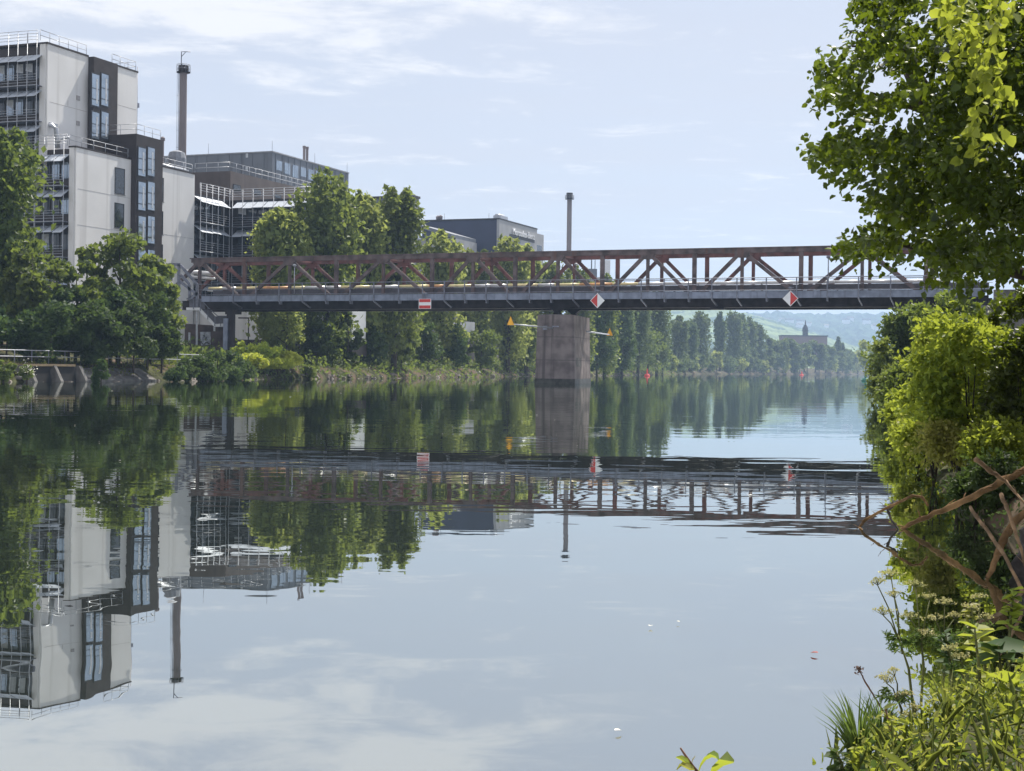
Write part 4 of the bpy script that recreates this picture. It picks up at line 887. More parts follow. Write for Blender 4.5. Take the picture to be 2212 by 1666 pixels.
tree_at('broad', 352, 650, 80, 117, 2000, .4, M['poplar'], 6, 'broad_tree', 'small tree just left of the steel stair of the footbridge', 'trees on the left bank')
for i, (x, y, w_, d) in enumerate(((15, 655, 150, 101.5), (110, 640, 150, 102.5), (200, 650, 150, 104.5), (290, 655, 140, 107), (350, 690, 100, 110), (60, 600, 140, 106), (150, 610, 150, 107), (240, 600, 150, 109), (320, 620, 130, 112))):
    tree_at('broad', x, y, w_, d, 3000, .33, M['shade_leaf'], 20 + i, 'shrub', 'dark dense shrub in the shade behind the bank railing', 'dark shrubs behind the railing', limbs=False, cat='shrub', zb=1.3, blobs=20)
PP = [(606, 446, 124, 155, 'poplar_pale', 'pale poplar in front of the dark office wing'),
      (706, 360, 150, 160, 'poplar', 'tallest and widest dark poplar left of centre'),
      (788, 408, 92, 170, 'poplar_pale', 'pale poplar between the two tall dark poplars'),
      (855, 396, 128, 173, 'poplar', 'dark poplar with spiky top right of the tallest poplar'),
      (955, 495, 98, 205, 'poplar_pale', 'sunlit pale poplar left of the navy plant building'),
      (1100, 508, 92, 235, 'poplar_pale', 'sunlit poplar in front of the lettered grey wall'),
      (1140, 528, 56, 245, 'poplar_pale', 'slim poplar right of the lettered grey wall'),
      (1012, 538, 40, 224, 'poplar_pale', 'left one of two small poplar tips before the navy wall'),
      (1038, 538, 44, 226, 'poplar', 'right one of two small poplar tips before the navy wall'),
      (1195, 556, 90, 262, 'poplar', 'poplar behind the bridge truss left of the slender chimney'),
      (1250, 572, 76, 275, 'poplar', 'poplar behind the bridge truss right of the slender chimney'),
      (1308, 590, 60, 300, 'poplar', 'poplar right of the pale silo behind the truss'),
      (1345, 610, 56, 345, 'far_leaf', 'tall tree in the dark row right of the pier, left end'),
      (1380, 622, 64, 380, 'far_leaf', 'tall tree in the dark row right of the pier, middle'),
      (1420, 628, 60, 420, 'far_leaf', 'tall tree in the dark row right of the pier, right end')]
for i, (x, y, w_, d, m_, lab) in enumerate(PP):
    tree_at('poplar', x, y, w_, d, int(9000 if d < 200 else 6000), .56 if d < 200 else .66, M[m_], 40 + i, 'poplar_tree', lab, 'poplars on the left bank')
tree_at('broad', 620, 638, 95, 150, 1500, .32, M['poplar_pale'], 70, 'young_tree', 'thin young tree with bare trunk before the white shed', zb=2.0, flat=1.0)
for i, (x, y, w_, d) in enumerate(((700, 690, 90, 156), (752, 668, 70, 160), (800, 700, 80, 168), (868, 680, 90, 176), (925, 700, 80, 190), (985, 690, 80, 205), (1040, 700, 80, 218), (1090, 690, 80, 238), (1140, 700, 70, 248), (1190, 690, 80, 266), (1290, 680, 90, 296), (1345, 690, 80, 340), (1400, 690, 80, 400), (1432, 700, 50, 450))):
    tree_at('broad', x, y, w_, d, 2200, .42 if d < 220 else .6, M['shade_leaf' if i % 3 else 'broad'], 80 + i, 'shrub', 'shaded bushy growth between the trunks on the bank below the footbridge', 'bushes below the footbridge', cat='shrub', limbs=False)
for i, (x, y, w_, d) in enumerate(((532, 738, 70, 138), (572, 742, 80, 139), (615, 762, 70, 140), (545, 768, 80, 135), (600, 782, 80, 136.5))):
    tree_at('broad', x, y, w_, d, 1800, .32, M['sun_tint_leaf'], 100 + i, 'shrub', 'yellow green bush with painted sunlight on the bank beside the bridge support', 'bushes painted sunlit beside the bridge support', cat='shrub', limbs=False, zb=ground(xl(d) - 2, d))
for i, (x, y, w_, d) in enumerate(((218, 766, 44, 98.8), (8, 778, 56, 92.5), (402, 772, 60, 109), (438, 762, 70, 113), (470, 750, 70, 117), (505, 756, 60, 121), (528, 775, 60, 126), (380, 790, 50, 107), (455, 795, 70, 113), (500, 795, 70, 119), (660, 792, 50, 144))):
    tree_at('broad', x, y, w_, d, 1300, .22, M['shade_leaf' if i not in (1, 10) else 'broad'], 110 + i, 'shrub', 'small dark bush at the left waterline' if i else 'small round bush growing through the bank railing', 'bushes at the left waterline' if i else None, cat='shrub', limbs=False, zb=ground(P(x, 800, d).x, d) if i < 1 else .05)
fw = tree_at('broad', 58, 788, 36, 94.5, 900, .17, M['broad'], 131, 'flowering_shrub', 'small bush with white blossom left of the culverts', cat='shrub', limbs=False, zb=.1)
rng = np.random.RandomState(5); V, Q = leaves(rng.normal(size=(70, 3)) * .28 + np.array([.1, -.35, .85]), .13, rng); np_mesh('blossom', V, Q, M['fleck'], fw)
def scrub(name, label, y0, y1, a0, a1, n, s, hmax, m_, seed, side='l', pw=1.6):
    rng = np.random.RandomState(seed); y = y0 + (y1 - y0) * rng.uniform(size=n) ** pw; a = rng.uniform(a0, a1, n)
    ph = np.sin(y * .9 + a * 1.3) * .5 + .5; C = []
    for yy, aa, q in zip(y, a, ph):
        x = xl(yy) - aa if side == 'l' else xr(yy) + aa
        C.append((x, yy, max(0, ground(x, yy)) + rng.uniform() ** 1.5 * hmax * (.35 + q)))
    V, Q = leaves(np.array(C), s, rng, D=rand_dirs(rng, n, .8), aspect=.6)
    return tag(np_mesh(name, V, Q, m_), label, 'undergrowth', kind='stuff')
scrub('bank_undergrowth', 'rough green growth covering the slope of the left bank', 126, 520, -.1, 14, 20000, .42, 1.3, M['broad'], 61)
scrub('bank_sprigs', 'added dark leafy sprigs painting shade over the hollow of the right bank', 9.2, 17, -.15, 1.0, 900, .045, .4, M['shade_leaf'], 63, side='r', pw=1.0)  # added growth, dark leaves standing in for shade in the hollow
scrub('right_bank_growth', 'tall mixed green growth behind the bushes of the right bank', 7.5, 60, 1.2, 12, 12000, .16, .9, M['broad'], 64, side='r', pw=1.3)
scrub('path_verge', 'low dry growth along the left bank path', 84, 128, .5, 4, 3500, .16, .35, M['grass'], 62, pw=1.0)

# ------------------------------------------------------------------ far bank trees
def bank_depth(x):
    dx, _ = ray(x, 800)
    for d in np.arange(250, 1400, 4):
        if xl(d) > dx * d: return float(d)
    return 1380.0
FT = [(1466, 682, 42, 'p', 'pale poplar at the left end of the hazy far bank row'), (1490, 690, 38, 'p', 'small hazy poplar left of the stout far poplar'), (1513, 669, 48, 'p', 'stout tall hazy poplar on the far bank left of the gap'), (1556, 673, 25, 'p', 'slim hazy poplar right of the gap on the far bank'),
      (1583, 670, 42, 'p', 'tall hazy poplar at the head of the dense far row'), (1600, 677, 40, 'p', None), (1616, 684, 42, 'p', None), (1636, 697, 40, 'p', None), (1655, 716, 40, 'b', None), (1680, 724, 52, 'b', None), (1711, 726, 58, 'b', None), (1738, 731, 50, 'b', None), (1762, 727, 46, 'b', None), (1785, 741, 44, 'b', None),
      (1811, 727, 11, 'p', 'dark slim cypress like tree above the far row'), (1820, 741, 9, 'p', 'shorter slim tree beside the tallest cypress like one'), (1808, 752, 44, 'b', None), (1832, 754, 44, 'b', None), (1854, 758, 44, 'b', None), (1880, 765, 40, 'b', None)]
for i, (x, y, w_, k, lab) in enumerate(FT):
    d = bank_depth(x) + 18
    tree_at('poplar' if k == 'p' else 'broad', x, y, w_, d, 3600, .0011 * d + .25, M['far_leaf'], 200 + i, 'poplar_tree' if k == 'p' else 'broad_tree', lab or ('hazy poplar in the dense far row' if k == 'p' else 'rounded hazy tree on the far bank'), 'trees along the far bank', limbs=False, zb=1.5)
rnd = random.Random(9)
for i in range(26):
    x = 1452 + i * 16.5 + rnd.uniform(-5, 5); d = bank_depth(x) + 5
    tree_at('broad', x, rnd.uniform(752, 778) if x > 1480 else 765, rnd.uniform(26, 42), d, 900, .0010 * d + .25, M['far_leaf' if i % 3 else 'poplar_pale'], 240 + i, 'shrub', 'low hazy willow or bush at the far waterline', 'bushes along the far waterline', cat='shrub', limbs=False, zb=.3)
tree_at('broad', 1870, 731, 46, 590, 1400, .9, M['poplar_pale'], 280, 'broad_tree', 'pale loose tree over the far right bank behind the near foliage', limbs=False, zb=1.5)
# far wood behind the row, closing the valley floor
rng = np.random.RandomState(77); C = []
for i in range(260):
    x = rng.uniform(1200, 2100); d = rng.uniform(1150, 1390); c = P(x, 797, d); hgt = rng.uniform(9, 16)
    q = rng.normal(size=(40, 3)) * np.array([5, 3, 2.6]); C.append(np.array([c.x, d, 8 + hgt * .5]) + q)
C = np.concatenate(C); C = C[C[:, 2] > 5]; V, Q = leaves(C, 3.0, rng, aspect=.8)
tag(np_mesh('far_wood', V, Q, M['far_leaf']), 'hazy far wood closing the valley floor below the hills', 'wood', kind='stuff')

# buoys, floating bits
def buoy(x, y, m_, s, label):
    p = on_water(x, y); r0 = empty('buoy', (p.x, p.y, 0), 0, label, 'buoy', 'buoys marking the channel')
    MB().lathe(0, 0, [(.2 * s, -.2), (.75 * s, -.1), (.8 * s, .15), (.6 * s, .4), (.25 * s, .5)], 14).build('float', m_, r0)
    MB().lathe(0, 0, [(.16 * s, .45), (.26 * s, .6), (.20 * s, 1.2), (.05 * s, 1.7)], 10).build('topmark', m_, r0)
buoy(1398, 812.5, M['buoy_red'], .8, 'red buoy by the left bank beyond the pier'); buoy(1732, 811, M['buoy_red'], 1.1, 'orange red buoy far out before the hazy trees'); buoy(1870, 823, M['buoy_green'], .9, 'green buoy close to the right bank foliage')
def flat_leaf(x, y, s, m_, label, cat, group, seed):
    p = on_water(x, y); rng = np.random.RandomState(seed); a = rng.uniform(0, 6.28)
    V, Q = leaves(np.zeros((1, 3)), s, rng, D=np.array([[np.cos(a), np.sin(a), 0]]), Nn=np.array([[0, 0, 1.0]]), near=True, aspect=.7, fold=.15)
    o = np_mesh('floating_leaf', V, Q, m_); o.location = (p.x, p.y, .012 + s * .06); return tag(o, label, cat, group)
flat_leaf(1759, 1416, .032, M['red_leaf'], 'small red leaf floating on the open water', 'leaf', None, 1)
for i, (x, y) in enumerate(((1405, 1357), (1465, 1348), (1335, 1585))): flat_leaf(x, y, .024, M['fleck'], 'pale leaf fleck floating on the still sky reflection', 'leaf', 'pale flecks on the sky reflection', 5 + i)
rnd = random.Random(21)
for i in range(34):
    x = rnd.uniform(10, 1250); y = rnd.uniform(838, 1010) if i < 34 else rnd.uniform(1000, 1250)
    flat_leaf(x, y, size(3.2, on_water(x, y).y) * rnd.uniform(.6, 1.2), M['fleck'], 'pale speck floating on the dark water near the left bank', 'leaf', 'pale specks on the dark water', 30 + i)

# ------------------------------------------------------------------ right bank: hanging tree, shrubs, undergrowth, fallen wood
def inside(poly, x, y):
    r_ = False; j = len(poly) - 1
    for i in range(len(poly)):
        xi, yi = poly[i]; xj, yj = poly[j]
        if (yi > y) != (yj > y) and x < (xj - xi) * (y - yi) / (yj - yi) + xi: r_ = not r_
        j = i
    return r_
# silhouette of the crown as one looks out along the river; it is filled four metres deep with leafy twigs
CROWN = [(1868, -60), (1850, 0), (1862, 40), (1832, 30), (1858, 62), (1815, 62), (1868, 92), (1800, 100), (1760, 86), (1778, 118), (1764, 140), (1790, 160), (1762, 165), (1800, 186), (1764, 200), (1815, 225), (1780, 243), (1850, 262), (1838, 285), (1880, 292), (1905, 285),
         (1870, 302), (1830, 290), (1790, 292), (1724, 284), (1732, 322), (1758, 345), (1782, 332), (1776, 360), (1820, 386), (1880, 395), (1905, 398), (1853, 424), (1890, 430), (1876, 442), (1945, 450), (1920, 472), (1850, 482), (1834, 498), (1858, 512), (1808, 524), (1815, 545), (1866, 565), (1930, 572), (1968, 574), (1985, 545), (2005, 560), (1998, 600), (2090, 612), (2212, 590), (2700, 580), (2700, -60)]
HOLES = [(1890, 194, 24, 13), (1966, 246, 20, 16), (1928, 182, 10, 16), (1924, 272, 13, 18), (1980, 35, 18, 12), (1964, 142, 17, 7), (2020, 142, 14, 8), (2034, 196, 10, 10), (1950, 262, 16, 10), (1870, 345, 12, 8), (1990, 220, 10, 8), (1920, 118, 9, 6), (1935, 408, 12, 8)]
def twigs(rng, ctr, dirs, per, length, jitter):
    """leaves set alternately along short drooping twigs"""
    n = len(ctr); t = np.tile(np.linspace(0, 1, per), n)[:, None]; c0 = np.repeat(ctr, per, 0); d0 = np.repeat(dirs, per, 0)
    drop = np.zeros((n * per, 3)); drop[:, 2] = -(t[:, 0] ** 2) * length * .25
    p = c0 + d0 * t * length + drop; side = rng.normal(size=(n * per, 3)); side[:, 2] -= .3
    side /= np.linalg.norm(side, axis=1, keepdims=True)
    return p + side * jitter, side * .8 + d0 * .6
def crown_centres(rng, n, poly, holes, d0, d1, xmax):
    out = []
    xs_ = [p[0] for p in poly]; x0 = min(xs_)
    while len(out) < n:
        x = rng.uniform(x0, xmax); y = rng.uniform(-60, 690)
        if not inside(poly, x, y): continue
        if any(((x - h[0]) / h[2]) ** 2 + ((y - h[1]) / h[3]) ** 2 < 1 for h in holes) and rng.uniform() < .985: continue
        if math.sin(x * .047 + y * .021) + math.sin(y * .061 - x * .02 + 1) + .35 * math.sin(x * .13) < -1.15 and rng.uniform() < .6 and x < 2080: continue
        out.append(P(x, y, rng.uniform(d0, d1)))
    return np.array([tuple(p) for p in out])
rng = np.random.RandomState(300)
tb0 = P(2560, 1000, 12.6); big = empty('linden_tree', (tb0.x, tb0.y, ground(tb0.x, tb0.y)), 0, 'large near leafy tree hanging over the water from the right edge', 'tree'); o_ = np.array(big.location)
HOLES2 = [(h[0], h[1], h[2] * 1.45, h[3] * 1.45) for h in HOLES]
def sprays(rng, n, per):
    out = []; dirs = []
    ctr = crown_centres(rng, n, CROWN, HOLES, 8.2, 11.2, 2560)
    for c in ctr:
        ax = np.array([-1, rng.normal() * .5, rng.normal() * .32 - .05]); ax /= np.linalg.norm(ax); ln = rng.uniform(.12, .26); k = int(per * rng.uniform(.6, 1.4))
        q = c + ax * (rng.uniform(-1, 1, k) * ln)[:, None] + rng.normal(size=(k, 3)) * np.array([.05, .07, .035])
        for p in q:
            f = F / p[1]; x = CX + p[0] * f; y = HY + (EYE - p[2]) * f + ROLL * p[0] * f
            if inside(CROWN, x, y) and not any(((x - h[0]) / h[2]) ** 2 + ((y - h[1]) / h[3]) ** 2 < 1 for h in HOLES2):
                out.append(p); dirs.append(ax + rng.normal(size=3) * .45)
    return np.array(out), np.array(dirs)
c_, d_ = sprays(rng, 300, 18)
ce = crown_centres(rng, 800, [(2030, -60), (2700, -60), (2700, 590), (2212, 600), (2090, 590), (2050, 300)], HOLES, 8.4, 11.4, 2600); c_ = np.concatenate([c_, ce]); d_ = np.concatenate([d_, rng.normal(size=ce.shape) * .7 + np.array([-.5, 0, -.2])])
ce = crown_centres(rng, 240, CROWN, HOLES2, 8.4, 11.0, 2300); c_ = np.concatenate([c_, ce]); d_ = np.concatenate([d_, rng.normal(size=ce.shape) * .7 + np.array([-.5, 0, -.2])]); d_ /= np.linalg.norm(d_, axis=1, keepdims=True)
extra = []
while len(extra) < 2200:
    q = rng.normal(size=3); q = q / np.linalg.norm(q) * rng.uniform(.35, 1) ** .6 * np.array([2.9, 2.6, 2.6]) + np.array([tb0.x + 1.3, tb0.y + .3, 5.4])
    f = F / q[1]; x = CX + q[0] * f; y = HY + (EYE - q[2]) * f
    if x < 2240 and y > -80: continue
    extra.append(q)
extra = np.array(extra); c_ = np.concatenate([c_, extra]); d2 = rng.normal(size=extra.shape); d_ = np.concatenate([d_, d2 / np.linalg.norm(d2, axis=1, keepdims=True)])
p_, D_ = twigs(rng, c_, d_, 7, .12, .024); D_ /= np.linalg.norm(D_, axis=1, keepdims=True)
V, Q = leaves(p_ - o_, .045, rng, D=D_, near=True, aspect=.85, up=.9); np_mesh('crown', V, Q, M['near_leaf'], big, smooth=True)
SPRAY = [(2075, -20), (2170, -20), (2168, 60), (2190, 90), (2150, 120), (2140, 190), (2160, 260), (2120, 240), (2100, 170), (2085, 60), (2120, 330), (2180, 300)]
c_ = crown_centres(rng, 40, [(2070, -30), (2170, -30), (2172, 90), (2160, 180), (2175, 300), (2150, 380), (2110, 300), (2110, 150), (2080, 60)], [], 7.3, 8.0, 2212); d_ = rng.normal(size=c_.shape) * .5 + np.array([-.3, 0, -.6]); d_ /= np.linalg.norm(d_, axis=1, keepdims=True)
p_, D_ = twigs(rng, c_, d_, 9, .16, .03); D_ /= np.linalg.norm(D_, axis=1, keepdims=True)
V, Q = leaves(p_ - o_, .055, rng, D=D_, near=True, aspect=.85, up=.9); np_mesh('sun_painted_foliage', V, Q, M['bright_leaf'], big, smooth=True)  # sunlit part of the crown, painted with the lighter leaf material
tb = MB(); base = Vector((0, 0, -.3)); crot = P(2480, 450, 11.5) - big.location
tb.tube([base, base * .5 + crot * .5 + Vector((.1, 0, 0)), crot, crot + Vector((.2, 0, 1.6))], [.24, .19, .13, .05], 10)
for pts in ([(2480, 500, 11.5), (2250, 330, 11), (2020, 250, 10.6), (1880, 200, 10.4)], [(2480, 400, 11.5), (2300, 180, 10.6), (2050, 110, 10.3), (1840, 100, 10.2)], [(2490, 560, 11.5), (2250, 470, 11), (2000, 350, 10.6), (1790, 315, 10.4)], [(2490, 640, 11.5), (2200, 590, 11), (1960, 530, 10.8), (1850, 510, 10.6)], [(2020, 250, 10.6), (1950, 120, 10.5), (1870, 60, 10.4)], [(2480, 420, 11.5), (2330, 60, 10.8), (2200, -100, 10.5)]):
    tb.tube([P(*q) - big.location for q in pts], [.085, .05, .026, .008][:len(pts)], 6)
tb.build('trunk', M['bark'], big)

def near_shrub(x, yt, wpx, d, n, s, m_, seed, label, zb=None, name='shrub', asp=.62, group='shrubs on the right bank', deep=.7, up=.8):
    p = P(x, yt, d); g = max(.03, ground(p.x, d)) if zb is None else zb; r_ = size(wpx, d) / 2; h = max(.4, p.z - g); s *= 1.45; n = int(n * .75); rng = np.random.RandomState(seed)
    root = empty(name, (p.x, d, g), 0, label, 'shrub', group)
    per = 8; k = n // per; c = broad_points(rng, h, r_, k, zb=.0, blobs=18, squash=deep); dd = rng.normal(size=(len(c), 3)) * .7 + np.array([-.15, -.1, .45]); dd /= np.linalg.norm(dd, axis=1, keepdims=True)
    pp, D = twigs(rng, c, dd, per, s * 3.2, s * .6); D /= np.linalg.norm(D, axis=1, keepdims=True); pp[:, 2] = np.maximum(pp[:, 2], -min(g, .12) + .02)
    V, Q = leaves(pp, s, rng, D=D, near=True, aspect=asp, up=up); np_mesh('foliage', V, Q, m_, root, smooth=True)
    tb = MB()
    for i in range(7):
        a = rng.uniform(0, 6.28); e = r_ * rng.uniform(.3, .7); tb.tube([(0, 0, -.05), (np.cos(a) * e * .4, np.sin(a) * e * .4, h * .3), (np.cos(a) * e, np.sin(a) * e, h * .6)], [.008 + .004 * h, .006 + .002 * h, .003], 5)
    tb.build('stem', M['bark'], root); return root
NS = [(2165, 975, 150, 12.3, 5000, .028, 'shade_leaf', 'added dark sprigs painting shade into the hollow behind the log at the right edge'),  # added to darken the hollow; its shade is put into the leaf colour
      (2110, 1015, 110, 12.6, 3600, .026, 'shade_leaf', 'added dark sprigs painting shade into the hollow under the log'),
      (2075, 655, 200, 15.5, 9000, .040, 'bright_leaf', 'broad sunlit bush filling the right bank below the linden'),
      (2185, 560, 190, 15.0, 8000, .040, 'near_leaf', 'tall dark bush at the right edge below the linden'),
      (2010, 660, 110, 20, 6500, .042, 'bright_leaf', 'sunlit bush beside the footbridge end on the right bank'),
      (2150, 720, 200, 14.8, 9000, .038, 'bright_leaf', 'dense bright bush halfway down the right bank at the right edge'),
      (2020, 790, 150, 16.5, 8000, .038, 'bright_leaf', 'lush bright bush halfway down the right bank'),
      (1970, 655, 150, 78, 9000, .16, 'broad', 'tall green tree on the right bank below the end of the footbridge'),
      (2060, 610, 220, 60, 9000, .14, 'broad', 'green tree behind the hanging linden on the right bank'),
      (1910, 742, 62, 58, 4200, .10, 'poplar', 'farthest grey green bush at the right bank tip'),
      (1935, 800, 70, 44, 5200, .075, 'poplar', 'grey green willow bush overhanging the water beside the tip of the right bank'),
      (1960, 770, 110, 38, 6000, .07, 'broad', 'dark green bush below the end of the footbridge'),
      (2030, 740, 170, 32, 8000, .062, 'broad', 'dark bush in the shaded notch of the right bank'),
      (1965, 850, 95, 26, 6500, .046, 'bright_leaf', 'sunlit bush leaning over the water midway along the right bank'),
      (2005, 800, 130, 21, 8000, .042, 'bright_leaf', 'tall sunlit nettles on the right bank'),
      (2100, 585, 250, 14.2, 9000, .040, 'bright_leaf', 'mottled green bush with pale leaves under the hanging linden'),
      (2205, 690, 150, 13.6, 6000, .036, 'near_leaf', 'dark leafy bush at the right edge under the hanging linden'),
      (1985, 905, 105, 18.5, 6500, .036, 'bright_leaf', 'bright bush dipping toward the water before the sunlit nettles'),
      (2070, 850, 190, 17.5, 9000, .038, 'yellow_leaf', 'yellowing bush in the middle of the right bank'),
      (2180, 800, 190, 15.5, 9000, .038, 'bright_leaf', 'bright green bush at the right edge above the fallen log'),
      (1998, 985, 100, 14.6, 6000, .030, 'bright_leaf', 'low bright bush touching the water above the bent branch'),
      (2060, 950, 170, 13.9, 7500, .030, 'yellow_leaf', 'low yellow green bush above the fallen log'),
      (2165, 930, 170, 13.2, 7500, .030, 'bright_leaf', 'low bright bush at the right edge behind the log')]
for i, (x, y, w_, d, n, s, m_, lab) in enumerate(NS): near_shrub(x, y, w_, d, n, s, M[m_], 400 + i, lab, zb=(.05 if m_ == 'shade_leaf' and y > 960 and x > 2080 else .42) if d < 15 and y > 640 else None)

def stick(name, pts, r, m_, label, cat='branch', group=None, rough=.25):
    """a crooked piece of dead wood through the given points"""
    P_ = [P(*p) for p in pts]; o = P_[0].copy(); rnd = random.Random(len(label)); q = []; rr = []
    for i in range(len(P_) - 1):
        for k in range(6):
            t = k / 6; p = P_[i].lerp(P_[i + 1], t); e = r[i] + (r[i + 1] - r[i]) * t
            q.append(p - o + Vector((rnd.uniform(-1, 1), rnd.uniform(-1, 1), rnd.uniform(-1, 1))) * e * rough); rr.append(e * rnd.uniform(.85, 1.2))
    q.append(P_[-1] - o); rr.append(r[-1])
    mb_ = MB().tube(q, rr, 9); r0 = max(r)
    if name in ('fallen_log', 'dead_branch'):
        for k in range(3, len(q) - 2, 3):
            dv = Vector((rnd.uniform(-1, .4), rnd.uniform(-.6, .6), rnd.uniform(-.3, 1))).normalized() * rnd.uniform(2.5, 7) * r0
            mb_.tube([q[k], q[k] + dv * .6 + Vector((0, 0, .3 * r0)), q[k] + dv], [r0 * .28, r0 * .16, r0 * .06], 5)
    ob = mb_.build(name, m_); ob.location = o; return tag(ob, label, cat, group)
stick('fallen_log', [(2330, 965, 10.9), (2212, 1018, 11.1), (2080, 1082, 11.4), (1990, 1122, 11.7), (1920, 1158, 11.9)], [.030, .027, .023, .019, .012], M['bark_orange'], 'orange brown fallen log sloping from the right edge into the water', 'log', rough=.4)
stick('dead_branch', [(2005, 1092, 11.7), (1992, 1074, 11.7), (1972, 1071, 11.7), (1915, 1098, 11.8), (1868, 1124, 11.85), (1856, 1140, 11.85), (1878, 1160, 11.4)], [.010, .011, .011, .011, .012, .010, .008], M['bark_orange'], 'thin bent branch arching into the water left of the log', rough=.12)
stick('dead_branch', [(1940, 1082, 11.9), (1918, 1102, 11.85), (1924, 1122, 11.8), (1945, 1150, 11.7)], [.012, .012, .009, .006], M['wood_dark'], 'short dark crooked twig behind the thin bent branch')
stick('tree_stump', [(2340, 900, 9.6), (2280, 1030, 9.5), (2225, 1180, 9.3), (2195, 1330, 8.9)], [.09, .085, .08, .07], M['wood_dark'], 'dark leaning stump at the right edge of the hollow', 'stump', rough=.55)
stick('hanging_root', [(2230, 1095, 9.2), (2185, 1130, 9.1), (2160, 1190, 9.0), (2135, 1248, 8.9), (2132, 1262, 8.9)], [.026, .025, .022, .014, .010], M['bark_orange'], 'shaggy orange root hanging in front of the dark stump', 'root', rough=.4)
stick('dead_branch', [(2095, 1096, 9.5), (2128, 1140, 9.2), (2170, 1200, 8.8), (2215, 1290, 8.4)], [.011, .012, .011, .010], M['twig'], 'dry stalk crossing the dark hollow in front of the orange root')
stick('dead_branch', [(2162, 1068, 9.2), (2180, 1110, 9.0), (2205, 1185, 8.8), (2225, 1260, 8.6)], [.012, .012, .010, .009], M['twig'], 'dry stalk beside the stump near the right edge')
stick('dead_branch', [(2108, 992, 10.5), (2140, 1018, 10.6), (2172, 1040, 10.7), (2225, 1100, 10.4)], [.016, .017, .012, .008], M['twig'], 'dry brown stick crossing over the upper part of the log')

# low ground in the lower right corner
rng = np.random.RandomState(500)
def patch(n, y0, y1, a0, a1, hmax, seed):
    rng = np.random.RandomState(seed); C = []
    while len(C) < n:
        y = rng.uniform(y0, y1); a = rng.uniform(a0, a1); x = xr(y) + a; g = max(0, ground(x, y))
        if y < 4.7 and CX + x / y * F < 1835 + (4.7 - y) * 60: continue
        if math.sin(x * 9 + y * 4) + math.sin(y * 11 - x * 5) < -.9: continue
        C.append((x, y, g + rng.uniform() ** 1.4 * hmax * min(1, .3 + a * .9)))
    return np.array(C)
for nm, lab, n, s, m_, hm_, sd, asp in (('ground_cover', 'low yellow green leafy growth covering the near right bank', 10000, .025, 'bright_leaf', .24, 501, .5), ('ground_litter', 'yellowing small leaves mixed into the near bank growth', 9000, .016, 'yellow_leaf', .30, 502, .5), ('bank_grass', 'thin grass blades rising through the near bank growth', 3600, .13, 'grass', .20, 503, .035), ('side_growth', 'loose leafy growth rising up the near bank away from the water', 9000, .05, 'broad', .35, 505, .55), ('dark_sprigs', 'darker small leaves in the shade of the near bank growth', 6000, .022, 'shade_leaf', .16, 504, .6)):
    c = patch(n, 3.2, 9.0, -.08, 2.6, hm_, sd) if nm != 'side_growth' else patch(n, 1.5, 10, 2.3, 9, hm_, sd); r_ = np.random.RandomState(sd)
    D = rand_dirs(r_, n, 2.2 if 'grass' in nm else .5); V, Q = leaves(c, s, r_, D=D, near=True, aspect=asp, up=.9); tag(np_mesh(nm, V, Q, M[m_], smooth=True), lab, 'undergrowth', kind='stuff')

def umbel_plant(x, y, d, tips, label, seed, r_=.036):
    """a slender branched stalk with flat flower heads and a few feathery leaves; tips are head positions"""
    b = P(x, y, d); root = empty('umbel_plant', b, 0, label, 'plant', 'white umbel plants at the lower right'); rng = np.random.RandomState(seed); st = MB()
    top = sum(((P(*t) - b) for t in tips), Vector()) / len(tips); mid = top * .62
    st.tube([(0, 0, -.05), mid * .5 + Vector((.01, 0, 0)), mid], [.0055, .0045, .004], 6)
    lf = []; ld = []
    for i, t in enumerate(tips):
        q = P(*t) - b; s0 = mid * rng.uniform(.7, 1.0); st.tube([s0, s0.lerp(q, .6) + Vector((rng.uniform(-.012, .012), 0, 0)), q - Vector((0, 0, .012))], [.003, .0024, .002], 5)
        C = []; hd = MB()
        rj = r_ * rng.uniform(.75, 1.2)
        for k in range(15):
            if rng.uniform() < .22: continue
            a = k * 2.4; e = rj * math.sqrt(k / 15) * rng.uniform(.7, 1.2); f = q + Vector((math.cos(a) * e, math.sin(a) * e, .010 - e * .25 + rng.uniform(-.006, .006))); hd.tube([q - Vector((0, 0, .012)), f], .0009, 4)
            C.append(np.array(f)[None] + rng.normal(size=(8, 3)) * .0048 * np.array([1, 1, .8]))
        ray_o = hd.build('flower_head', M['stem'], root)
        V, Q = leaves(np.concatenate(C), .007, rng, near=False, aspect=.9); np_mesh('florets', V, Q, M['umbel'], ray_o)
        # feathery leaf at the fork
        for s_ in (-1, 1):
            ax = Vector((s_ * rng.uniform(.03, .07), rng.uniform(-.04, .04), rng.uniform(.0, .05)))
            st.tube([s0, s0 + ax], .0013, 4)
            for k in range(22): u = k / 22; pnt = s0 + ax * (.25 + .75 * u); lf.append(tuple(pnt + Vector(rng.normal(size=3)) * .006)); ld.append((rng.normal() * .5 + s_ * .4, rng.normal() * .5, rng.normal() * .4 - .3))
    st.build('stalk', M['stem'], root)
    ld = np.array(ld); ld /= np.linalg.norm(ld, axis=1, keepdims=True); V, Q = leaves(np.array(lf), .026, rng, D=ld, near=True, aspect=.2); np_mesh('feathery_leaves', V, Q, M['needle'], root); return root
umbel_plant(1975, 1520, 5.1, [(1896, 1257, 5.0), (1908, 1322, 5.05), (1933, 1285, 5.1), (1925, 1240, 5.15)], 'tallest umbel plant leaning left over the water', 1)
umbel_plant(1990, 1490, 5.4, [(2001, 1368, 5.4), (1978, 1262, 5.5), (2008, 1290, 5.5), (1965, 1330, 5.4)], 'umbel plant just right of the tallest leaning one', 2)
